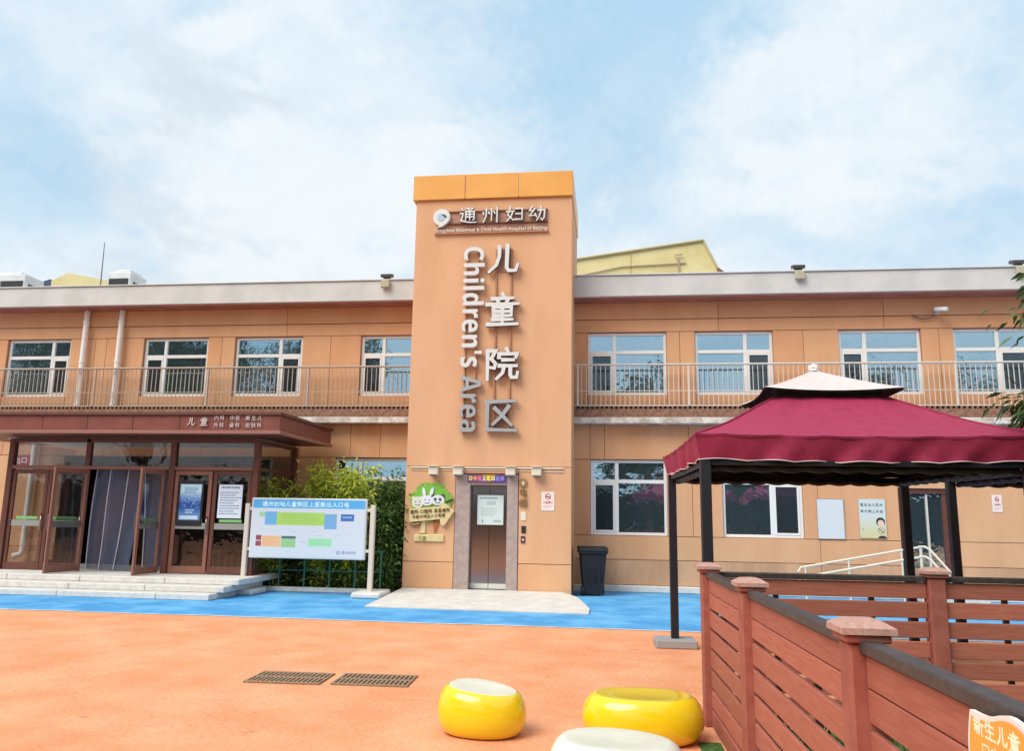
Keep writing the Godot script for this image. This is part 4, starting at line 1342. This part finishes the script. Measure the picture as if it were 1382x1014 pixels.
func fence_post(t: Node, x: float, z: float) -> void:
	var n := Node3D.new()
	n.name = "post"
	t.add_child(n, true)
	n.position = Vector3(x, 0, z)
	part("shaft", M.fence_post, n, -0.062, 0.062, 0.0, 1.135, -0.062, 0.062, 0.008)
	part("collar", M.fence_post, n, -0.078, 0.078, 1.136, 1.165, -0.078, 0.078, 0.006)
	var s := begin()
	var e := 0.092
	var c := [Vector3(-e, 0, -e), Vector3(e, 0, -e), Vector3(e, 0, e), Vector3(-e, 0, e)]
	for k in 4:
		var a: Vector3 = c[k]; var b: Vector3 = c[(k + 1) % 4]
		var up := Vector3(0, 0.022, 0)
		quad(s, a + up, b + up, b, a)
		var a2 := a * 0.55 + Vector3(0, 0.046, 0); var b2 := b * 0.55 + Vector3(0, 0.046, 0)
		quad(s, a2, b2, b + up, a + up)
		tri(s, Vector3(0, 0.052, 0), b2, a2)
	quad(s, c[0], c[1], c[2], c[3])
	fin(s, "cap", M.fence_cap, n, Vector3(0, 1.166, 0))

func fence_run(label: String, at: Vector3, turn: float, posts: Array, gap: float, double_top: bool, battens: bool, shares_first := false) -> void:
	# local x runs along the fence, z faces the outside
	var t := thing("slat_fence", label, "fence", at, turn, "red brown slat fences")
	for p in posts:
		if not (shares_first and p == 0.0): fence_post(t, p, 0)
	for i in posts.size() - 1:
		var a: float = posts[i] + 0.064
		var b: float = posts[i + 1] - 0.064
		part("top_rail", M.fence_rail, t, a, b, 1.103, 1.146, -0.034, 0.034, 0.006)
		var y := 1.098
		var k := 0
		while y > 0.12:
			var tight := double_top and k == 0
			var h := 0.108 if double_top and k < 2 else 0.1455 - gap
			part("slat", M.fence[rng.randi() % 4], t, a + rng.randf_range(0.0, 0.006), b - rng.randf_range(0.0, 0.006), y - h, y, -0.012 + rng.randf_range(-0.002, 0.002), 0.012, 0.004)
			y -= h + (0.005 if tight else gap)
			k += 1
		if battens:
			var m := 0.45
			while m < b - a:
				part("batten", M.fence_rail, t, a + m - 0.02, a + m + 0.02, 0.06, 1.095, -0.04, -0.016)
				m += 0.72

func fences() -> void:
	# run that comes towards the viewer; local x -> +z of the world
	fence_run("red brown slat fence beside the stools leading to the orange notice", Vector3(0.765, 0, 10.95), -PI / 2 + 0.033, [0.0, 1.58, 3.5, 5.45], 0.027, true, true)
	fence_run("red brown slat fence crossing in front of the gazebo posts", Vector3(0.765, 0, 10.95), 0.033, [0.0, 1.70, 3.3, 4.9, 6.5], 0.026, false, true, true)
	# orange notice on the near run
	var im := Image.create(300, 330, false, Image.FORMAT_RGB8)
	im.fill(Color(.93, .64, .25))
	im.fill_rect(Rect2i(46, 120, 254, 210), Color(.86, .82, .90))
	ink(im, "新生儿童", 44, 36, 34, 4, Color(.98, .95, .86), 1.1)
	ink(im, "口中区内", 66, 78, 28, 3, Color(.98, .92, .85), 1.1)
	ink_rows(im, Rect2i(70, 200, 120, 60), 3, Color(.6, .4, .5), 71)
	var t := thing("fence_notice", "orange cloud shaped notice with white characters on the red fence", "sign", Vector3(0.866, 0.945, 15.55), -PI / 2 + 0.033)
	var s := begin()
	var poly := PackedVector2Array()
	for i in 48:
		var a := TAU * i / 48.0
		var sq := maxf(absf(cos(a)), absf(sin(a)))
		var r := lerpf(1.0, 1.0 / sq, 0.72) * (1.0 + 0.05 * sin(a * 5.0 + 0.6))
		poly.append(Vector2(cos(a) * 0.185 * r, sin(a) * 0.185 * r))
	prism(s, poly, 0.0, 0.012)
	fin(s, "plate", plain(L(.80, .74, .70), 0.5), t)
	s = begin()
	var c := Vector2.ZERO
	for i in 48:
		var pp := [c, poly[i] * 0.94, poly[(i + 1) % 48] * 0.94]
		for q in [pp[0], pp[2], pp[1]]:
			s.set_uv(Vector2(0.5 + q.x / 0.42, 0.5 - q.y / 0.42))
			s.add_vertex(Vector3(q.x, q.y, 0.0145))
	fin(s, "print", print_mat(im, 0.45), t)
	s = begin()
	tube(s, [Vector3(0.09, 0.11, 0.012), Vector3(0.09, 0.11, 0.020)], 0.008, 8)
	fin(s, "screw", M.steel_dark, t)

func gazebo() -> void:
	var t := thing("gazebo", "maroon canvas gazebo with pale vent cap on black posts", "gazebo", Vector3(2.245, 0, 8.535), 0.0317, "maroon gazebos")
	var R := 1.42
	for c in [[-1, -1], [1, -1], [1, 1], [-1, 1]]:
		part("post", M.post_black, t, c[0] * R - 0.047, c[0] * R + 0.047, 0.10, 2.10, c[1] * R - 0.047, c[1] * R + 0.047, 0.006)
		var bw := 0.25 if c[1] < 0 else 0.07
		part("base_block", M.granite, t, c[0] * R - bw, c[0] * R + bw, 0.0, 0.10, c[1] * R - bw * 0.8, c[1] * R + bw * 0.8, 0.012)
	for k in 4:
		var turn := Basis(Vector3.UP, k * PI / 2)
		# beam under the eave
		var s := begin()
		box(s, turn * Vector3(0, 2.07, R), Vector3(2 * R - 0.1, 0.05, 0.04), 0.004, turn)
		fin(s, "beam", M.post_black, t)
		var roof := func(u: float, v: float, off: float) -> Vector3:
			var half := lerpf(1.52, 0.56, v)
			var y := 2.33 + 0.49 * v - 0.04 * sin(PI * v) - 0.022 * (1.0 - u * u) * (1.0 - v) - off
			y += 0.007 * sin(u * 9.0 + k) * sin(v * 6.0) + 0.006 * sin(u * 21.0 + v * 5.0 + k) * (1.0 - v) + 0.010 * sin(absf(u) * 14.0 - v * 9.0) * v * absf(u)
			return turn * Vector3(u * half, y, half)
		var hem := func(u: float, v: float, off: float) -> Vector3:
			var sc := 0.015 * absf(sin((u + 1.0) * 0.5 * PI * 7.0))
			var fold := 0.026 * sin(u * 13.0 + k * 2.0 + v * 1.5) * v + 0.016 * sin(u * 29.0 + 4.0 * v) * v
			var half := 1.52 - 0.05 * v + fold * (1.0 - u * u * u * u) - off
			var y := 2.33 - 0.022 * (1.0 - u * u) - (0.235 - sc) * v
			return turn * Vector3(u * (1.52 - 0.05 * v - off), y, half)
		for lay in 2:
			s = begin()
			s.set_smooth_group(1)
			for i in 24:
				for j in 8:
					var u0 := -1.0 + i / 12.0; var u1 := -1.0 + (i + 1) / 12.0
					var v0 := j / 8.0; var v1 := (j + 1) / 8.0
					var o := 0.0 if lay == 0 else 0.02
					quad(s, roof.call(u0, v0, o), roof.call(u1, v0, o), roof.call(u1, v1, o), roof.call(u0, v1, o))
			fin(s, "roof_panel" if lay == 0 else "roof_shade_sheet", M.canvas if lay == 0 else M.black, t)  # black inner sheet stands in for the shade under the canvas
		var val: MeshInstance3D
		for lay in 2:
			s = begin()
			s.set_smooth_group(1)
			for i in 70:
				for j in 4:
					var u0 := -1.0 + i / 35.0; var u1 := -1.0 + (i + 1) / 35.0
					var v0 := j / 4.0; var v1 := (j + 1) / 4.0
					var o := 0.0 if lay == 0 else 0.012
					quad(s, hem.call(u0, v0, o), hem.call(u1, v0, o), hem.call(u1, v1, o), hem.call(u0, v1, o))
			var part_o := fin(s, "valance" if lay == 0 else "valance_shade_sheet", M.canvas if lay == 0 else M.black, t)  # inner layer is black to paint the shade inside the valance
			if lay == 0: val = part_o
		s = begin()
		var pts := []
		for i in 141: pts.append(hem.call(-1.0 + i / 70.0, 1.0, 0.0))
		tube(s, pts, 0.004, 5)
		fin(s, "piping", M.white_trim, val)
		# hip seam
		s = begin()
		pts = []
		for j in 9: pts.append(roof.call(1.0, j / 8.0, -0.004))
		tube(s, pts, 0.010, 5)
		fin(s, "seam", M.canvas, t)
		# gathered net along the inside
		s = begin()
		pts = []
		for i in 60:
			var u := -1.0 + i / 29.5
			pts.append(turn * Vector3(u * 1.36, 2.035 - 0.022 * absf(sin(u * 17.0)), 1.35))
		tube(s, pts, 0.035, 6)
		fin(s, "net", M.black, t)
	for k in 4:
		var turn := Basis(Vector3.UP, k * PI / 2)
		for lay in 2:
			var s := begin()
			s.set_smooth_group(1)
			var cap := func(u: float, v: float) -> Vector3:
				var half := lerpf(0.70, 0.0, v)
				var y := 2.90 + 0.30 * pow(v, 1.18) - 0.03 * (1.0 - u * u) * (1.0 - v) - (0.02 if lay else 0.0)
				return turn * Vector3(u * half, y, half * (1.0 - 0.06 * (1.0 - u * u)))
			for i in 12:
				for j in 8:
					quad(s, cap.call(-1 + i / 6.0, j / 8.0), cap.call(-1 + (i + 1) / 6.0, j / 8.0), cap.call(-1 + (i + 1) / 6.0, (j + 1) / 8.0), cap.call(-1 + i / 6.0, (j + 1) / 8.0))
			fin(s, "vent_cap" if lay == 0 else "cap_shade_sheet", M.canvas_cap if lay == 0 else M.black, t)  # black under layer paints the shade below the cap
		var w := begin()
		box(w, turn * Vector3(0, 2.85, 0.52), Vector3(1.03, 0.09, 0.01), 0.0, turn)
		fin(w, "vent_net", M.black, t)
	var fs := begin()
	tube(fs, [Vector3(0, 3.19, 0), Vector3(0, 3.23, 0)], 0.05, 12, 0.025)
	tube(fs, [Vector3(0, 3.225, 0), Vector3(0, 3.25, 0), Vector3(0, 3.275, 0)], 0.04, 12, 0.012)
	for i in 6:
		var a := TAU * i / 6
		tube(fs, [Vector3(cos(a) * 0.03, 3.20, sin(a) * 0.03), Vector3(cos(a) * 0.048, 3.235, sin(a) * 0.048), Vector3(cos(a) * 0.035, 3.265, sin(a) * 0.035)], 0.012, 5, 0.006)
	fin(fs, "finial", M.white_trim, t)
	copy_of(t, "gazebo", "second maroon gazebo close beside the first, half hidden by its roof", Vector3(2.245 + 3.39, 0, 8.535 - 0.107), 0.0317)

func wall_things() -> void:
	var t := thing("blank_board", "plain white blank board on the wall behind the gazebo", "board", Vector3(4.57, 1.605, 0.0))
	part("panel", M.white_board, t, -0.265, 0.265, -0.41, 0.41, 0.0, 0.018, 0.003)
	for e in [[-0.275, -0.266, -0.42, 0.42], [0.266, 0.275, -0.42, 0.42], [-0.266, 0.266, 0.411, 0.42], [-0.266, 0.266, -0.42, -0.411]]:
		part("edge_strip", M.rail_warm, t, e[0], e[1], e[2], e[3], 0.0, 0.024)
	var im := Image.create(260, 400, false, Image.FORMAT_RGB8)
	for y in 400:
		im.fill_rect(Rect2i(0, y, 260, 1), Color(.80, .84, .84).lerp(Color(.84, .79, .58), clampf((y - 180) / 220.0, 0, 1)))
	ink(im, "医生出入区内", 16, 44, 32, 4, Color(.28, .34, .34), 1.18)
	ink(im, "科中院上外皮", 16, 110, 32, 4, Color(.28, .34, .34), 1.18)
	ink_ellipse(im, 206, 232, 44, 46, Color(.16, .15, .16))
	ink_ellipse(im, 208, 246, 32, 34, Color(.90, .78, .70))
	ink_ellipse(im, 210, 322, 34, 30, Color(.25, .22, .2), 0.86)
	ink_line(im, Vector2(190, 306), Vector2(230, 340), 6, Color(.25, .22, .2))
	ink_ellipse(im, 216, 394, 40, 22, Color(.2, .18, .18))
	im.fill_rect(Rect2i(20, 300, 20, 26), Color(.66, .72, .72))
	t = thing("wall_poster", "pale poster with two lines of characters and a round face", "poster", Vector3(5.405, 1.62, 0.0))
	part("panel", M.rail_warm, t, -0.272, 0.272, -0.41, 0.41, 0.0, 0.016, 0.003)
	sheet(im, "print", t, -0.262, 0.262, -0.40, 0.40, 0.019)
	# handrails of the little ramp at the back door
	t = thing("ramp_handrail", "cream two bar handrail rising along the wall to the back door", "handrail", Vector3(3.7, 0, 0.85))
	for k in 2:
		var s := begin()
		var d := -0.19 * k
		tube(s, [Vector3(-0.02, 0.56 + d, 0), Vector3(0.03, 0.64 + d, 0), Vector3(2.02, 1.03 + d, 0), Vector3(2.35, 1.09 + d, 0)], 0.022, 8)
		fin(s, "bar", M.cream, t)
	for x in [0.12, 0.95, 1.95, 2.3]:
		var s := begin()
		tube(s, [Vector3(x, 0.003, 0), Vector3(x, 0.645 + x * 0.195, 0)], 0.018, 8)
		fin(s, "upright", M.cream, t)
	t = thing("step_handrail", "white two bar handrail going down the steps at the back door", "handrail", Vector3(6.02, 0, 0.85))
	for k in 2:
		var s := begin()
		var d := -0.19 * k
		tube(s, [Vector3(-0.05, 1.09 + d, 0), Vector3(0.06, 1.09 + d, 0.02), Vector3(0.12, 1.04 + d, 0.12), Vector3(0.14, 0.66 + d, 0.95)], 0.022, 8)
		fin(s, "bar", M.rail_white, t)
	for e in [[0.0, 0.0, 1.09], [0.14, 0.9, 0.69]]:
		var s := begin()
		tube(s, [Vector3(e[0], 0.003, e[1]), Vector3(e[0], e[2], e[1])], 0.018, 8)
		fin(s, "upright", M.rail_white, t)
	t = thing("door_landing", "low concrete landing before the back door", "landing", Vector3(6.5, 0, 0.5))
	part("slab", M.stone, t, -0.42, 0.75, 0.003, 0.13, -0.39, 0.28, 0.015)
	# camera on the wall and its cable
	t = thing("security_camera", "white security camera bracketed under the eave", "camera", Vector3(6.96, 5.97, 0.036))
	part("bracket", M.rail_white, t, -0.03, 0.03, -0.02, 0.05, 0.0, 0.14, 0.006)
	var s := begin()
	box(s, Vector3(0.02, 0.05, 0.24), Vector3(0.10, 0.09, 0.28), 0.02, Basis(Vector3.UP, 0.7) * Basis(Vector3.RIGHT, 0.2))
	fin(s, "housing", M.unit_white, t)
	s = begin()
	tube(s, [Vector3(0, -0.01, 0.02), Vector3(-0.12, -0.09, 0.02), Vector3(-0.32, -0.10, 0.02), Vector3(-0.5, -0.02, 0.015)], 0.012, 6)
	fin(s, "cable", M.tin, t)
	# lamps clamped on the coping
	var l0: Node3D = null
	var k := 0
	for p in [Vector3(-5.08, 6.872, 0.42), Vector3(4.06, 6.872, 0.42), Vector3(8.5, 6.872, 0.42)]:
		var lab: String = ["small dark floodlight on the roof edge close to the tower", "dark floodlight with grey box on the roof edge above the gazebo", "dark floodlight on the roof edge above the leafy tree"][k]
		k += 1
		if l0 == null:
			l0 = thing("roof_floodlight", lab, "lamp", p, 0.0, "floodlights on the roof edge")
			var q := begin()
			box(q, Vector3(0, 0.10, 0.02), Vector3(0.26, 0.08, 0.22), 0.012, Basis(Vector3.RIGHT, 0.25))
			fin(q, "head", M.tin, l0)
			part("foot", M.steel_dark, l0, -0.08, 0.08, 0.0, 0.06, -0.05, 0.05)
			part("ballast_box", surf(L(.40, .38, .26), L(.50, .48, .36), 0.4, 0.02, 70, 0.7, 0.0, 256), l0, -0.10, 0.10, -0.22, -0.03, 0.115, 0.19, 0.01)
		else:
			copy_of(l0, "roof_floodlight", lab, p)

func skyline() -> void:
	# plant on the left roof
	for k in 2:
		var x: float = [-20.5, -16.2][k]
		var hw: float = [0.9, 0.42][k]
		var t := thing("rooftop_unit", ["wide white rooftop cooling unit with dark louvres at the roof end", "narrow white rooftop cooling unit with dark louvres beside the lightning rod"][k], "cooling unit", Vector3(x, 6.36, -6.5), 0.0, "cooling units on the roof")
		part("body", M.unit_white, t, -hw, hw, 0.0, 3.02, -0.45, 0.45, 0.03)
		part("top_deck", M.unit_white, t, -hw * 0.7, hw * 0.7, 3.022, 3.14, -0.35, 0.3, 0.05)
		var n := 2 - k
		for i in n:
			var w0 := (2 * hw - 0.12) / n
			part("louvre", M.black, t, -hw + 0.08 + i * w0, -hw + 0.04 + (i + 1) * w0, 2.0, 2.78, 0.452, 0.47)
		part("louvre", M.black, t, hw + 0.002, hw + 0.015, 2.0, 2.70, -0.35, 0.3)
	var r := thing("lightning_rod", "thin grey lightning rod on the roof", "rod", Vector3(-16.75, 6.36, -5.9))
	var s := begin()
	tube(s, [Vector3.ZERO, Vector3(0.02, 2.5, 0), Vector3(0.0, 4.0, 0)], 0.03, 6, 0.012)
	fin(s, "mast", M.steel_dark, r)
	part("foot", M.granite, r, -0.15, 0.15, 0.0, 0.12, -0.15, 0.15, 0.01)
	# gabled buildings far behind
	var g := thing("gable_building", "pale yellow gable with dark blue end behind the roof units", "building", Vector3(-24.8, -0.86, -19.0))
	s = begin()
	prism(s, PackedVector2Array([Vector2(-1.0, 0), Vector2(-1.0, 12.9), Vector2(-0.2, 13.25), Vector2(3.2, 12.55), Vector2(3.2, 0)]), -6.0, 3.9)
	fin(s, "wall", M.back_yellow, g)
	s = begin()
	prism(s, PackedVector2Array([Vector2(-3.4, 0), Vector2(-3.4, 12.4), Vector2(-1.15, 13.0), Vector2(-1.002, 12.9), Vector2(-1.002, 0)]), -6.0, 3.8)
	fin(s, "blue_end", M.back_blue, g)
	g = thing("yellow_building", "pale yellow building with sloping roof edge behind the right wing", "building", Vector3(0, -0.01, -15))
	s = begin()
	prism(s, PackedVector2Array([Vector2(-9, 0), Vector2(-9, 11.4), Vector2(3.92, 13.1), Vector2(4.47, 11.9), Vector2(4.47, 0)]), -7.0, 0.0)
	fin(s, "wall", M.back_yellow, g)
	s = begin()
	tube(s, [Vector3(-9, 11.43, 0.04), Vector3(3.94, 13.14, 0.04)], 0.07, 6)
	tube(s, [Vector3(3.94, 13.14, 0.04), Vector3(4.5, 11.9, 0.04)], 0.05, 6)
	fin(s, "roof_edge", plain(L(.50, .46, .30), 0.7), g)
	s = begin()
	tube(s, [Vector3(-3.0, 11.35, 0.05), Vector3(0.5, 12.05, 0.05), Vector3(3.2, 12.15, 0.05)], 0.03, 5)
	tube(s, [Vector3(2.9, 11.2, 0.06), Vector3(2.9, 12.3, 0.06), Vector3(2.75, 12.5, 0.10), Vector3(3.05, 12.52, 0.12)], 0.04, 5)
	fin(s, "cable", M.rail_warm, g)
	part("wall_joint", plain(L(.42, .38, .20), 0.9), g, 0.9, 0.95, 0, 12.6, 0.0, 0.012)
	part("vent_opening", M.black, g, 4.472, 4.49, 11.2, 11.75, -1.4, -0.3)
	g = thing("tiled_roof", "dark red tiled roof top behind the yellow building", "building", Vector3(5.0, -0.01, -17))
	s = begin()
	prism(s, PackedVector2Array([Vector2(-0.45, 0), Vector2(-0.45, 12.75), Vector2(-0.15, 12.55), Vector2(0.1, 12.35), Vector2(0.9, 12.32), Vector2(1.3, 12.15), Vector2(1.3, 0)]), -4.0, 0.0)
	fin(s, "roof", M.roof_red, g)

# ---------------------------------------------------------------- sky
func make_sky(gain: float) -> PanoramaSkyMaterial:
	var w := 1280
	var h := 640
	var big := FastNoiseLite.new()
	big.noise_type = FastNoiseLite.TYPE_SIMPLEX_SMOOTH
	big.seed = 5
	big.frequency = 0.55
	big.fractal_octaves = 6
	big.fractal_gain = 0.52
	big.domain_warp_enabled = true
	big.domain_warp_amplitude = 0.9
	big.domain_warp_frequency = 0.5
	var fine := FastNoiseLite.new()
	fine.noise_type = FastNoiseLite.TYPE_SIMPLEX_SMOOTH
	fine.seed = 31
	fine.frequency = 1.1
	fine.fractal_octaves = 5
	fine.fractal_gain = 0.55
	fine.domain_warp_enabled = true
	fine.domain_warp_amplitude = 0.6
	fine.domain_warp_frequency = 0.9
	var im := Image.create(w, h, false, Image.FORMAT_RGBF)
	var blue := Vector3(.47, .70, .90)
	var white := Vector3(.90, .955, .995)
	# heaps of cloud: azimuth, elevation, spread, weight (degrees, right and up positive)
	var heaps := [[-33.5, 22.0, 2.4, -0.42], [-36.5, 26.5, 2.6, -0.34], [-26.0, 24.0, 17.0, 0.34], [-38.0, 14.0, 14.0, 0.24], [-22.0, 34.0, 12.0, 0.16], [-16.0, 20.0, 9.0, 0.12], [12.0, 16.0, 9.0, 0.14], [28.0, 24.0, 5.0, 0.30], [4.0, 30.0, 10.0, -0.18], [22.0, 19.0, 8.0, -0.16], [-4.0, 21.0, 6.0, -0.10]]
	im.fill(Color(.34 * gain, .36 * gain, .38 * gain))
	for y in int(h * 0.51):
		var el := (0.5 - (y + 0.5) / h) * PI
		var up := sin(el)
		for x in w:
			var c: Vector3
			if true:
				var az := ((x + 0.5) / w - 0.5) * TAU
				var d := Vector3(sin(az) * cos(el), up, -cos(az) * cos(el))
				var k := 1.0 / (maxf(up, 0.0) + 0.28)
				var n := big.get_noise_3d(d.x * k * 2.0, k * 0.4, d.z * k * 2.0)
				var dens := 0.63 + n * 0.64
				for q in (heaps if absf(az) < 1.4 else []):
					var da: float = (wrapf(rad_to_deg(az) - q[0], -180, 180)) * cos(el) / q[2]
					var de: float = (rad_to_deg(el) - q[1]) / q[2]
					var e := da * da + de * de
					if e < 6.0: dens += q[3] * exp(-e)
				dens += 0.35 * exp(-maxf(el, 0.0) * 9.0)
				var f := smoothstep(0.20, 0.98, dens)
				var g := fine.get_noise_3d(d.x * k * 2.0, k * 0.4 + 7.0, d.z * k * 2.0)
				c = blue.lerp(white, clampf(f + g * 0.22, 0.0, 1.0))
				# undersides of thick cloud are greyer
				c = c.lerp(Vector3(.66, .74, .82), smoothstep(0.05, 0.55, -g) * f * 0.75)
			im.set_pixel(x, y, Color(c.x * gain, c.y * gain, c.z * gain))
	var m := PanoramaSkyMaterial.new()
	m.panorama = ImageTexture.create_from_image(im)
	return m

func _ready() -> void:
	rng.seed = 20240
	var expo := 2.5
	var cam := Camera3D.new()
	cam.name = "camera"
	add_child(cam)
	cam.fov = 50.88
	cam.near = 0.05
	cam.far = 800.0
	cam.transform = Transform3D(Basis.from_euler(Vector3(deg_to_rad(10.109), deg_to_rad(7.156), deg_to_rad(0.928)), EULER_ORDER_YXZ), Vector3(0, 1.55, 17.5))
	var env := Environment.new()
	env.background_mode = Environment.BG_SKY
	env.sky = Sky.new()
	env.sky.sky_material = make_sky(1.0 / expo)
	env.tonemap_mode = Environment.TONE_MAPPER_LINEAR
	env.tonemap_exposure = expo
	env.sdfgi_enabled = true
	env.ssao_enabled = true
	env.ssil_enabled = true
	var we := WorldEnvironment.new()
	we.name = "world"
	we.environment = env
	add_child(we)
	var sun := DirectionalLight3D.new()
	sun.name = "sun"
	add_child(sun)
	sun.light_energy = 0.48
	sun.light_angular_distance = 40.0
	sun.light_color = Color(1.0, 0.965, 0.91)
	sun.shadow_enabled = true
	sun.look_at_from_position(Vector3(-0.50, 0.86, 0.56), Vector3.ZERO)
	make_materials()
	ground()
	buildings()
	tower()
	porch()
	skyline()
	tower_signs()
	map_board()
	wheelie_bin()
	gazebo()
	fences()
	stools()
	wall_things()
	plants()
	for k in M:
		for m in (M[k] if M[k] is Array else [M[k]]):
			m.cull_mode = BaseMaterial3D.CULL_DISABLED
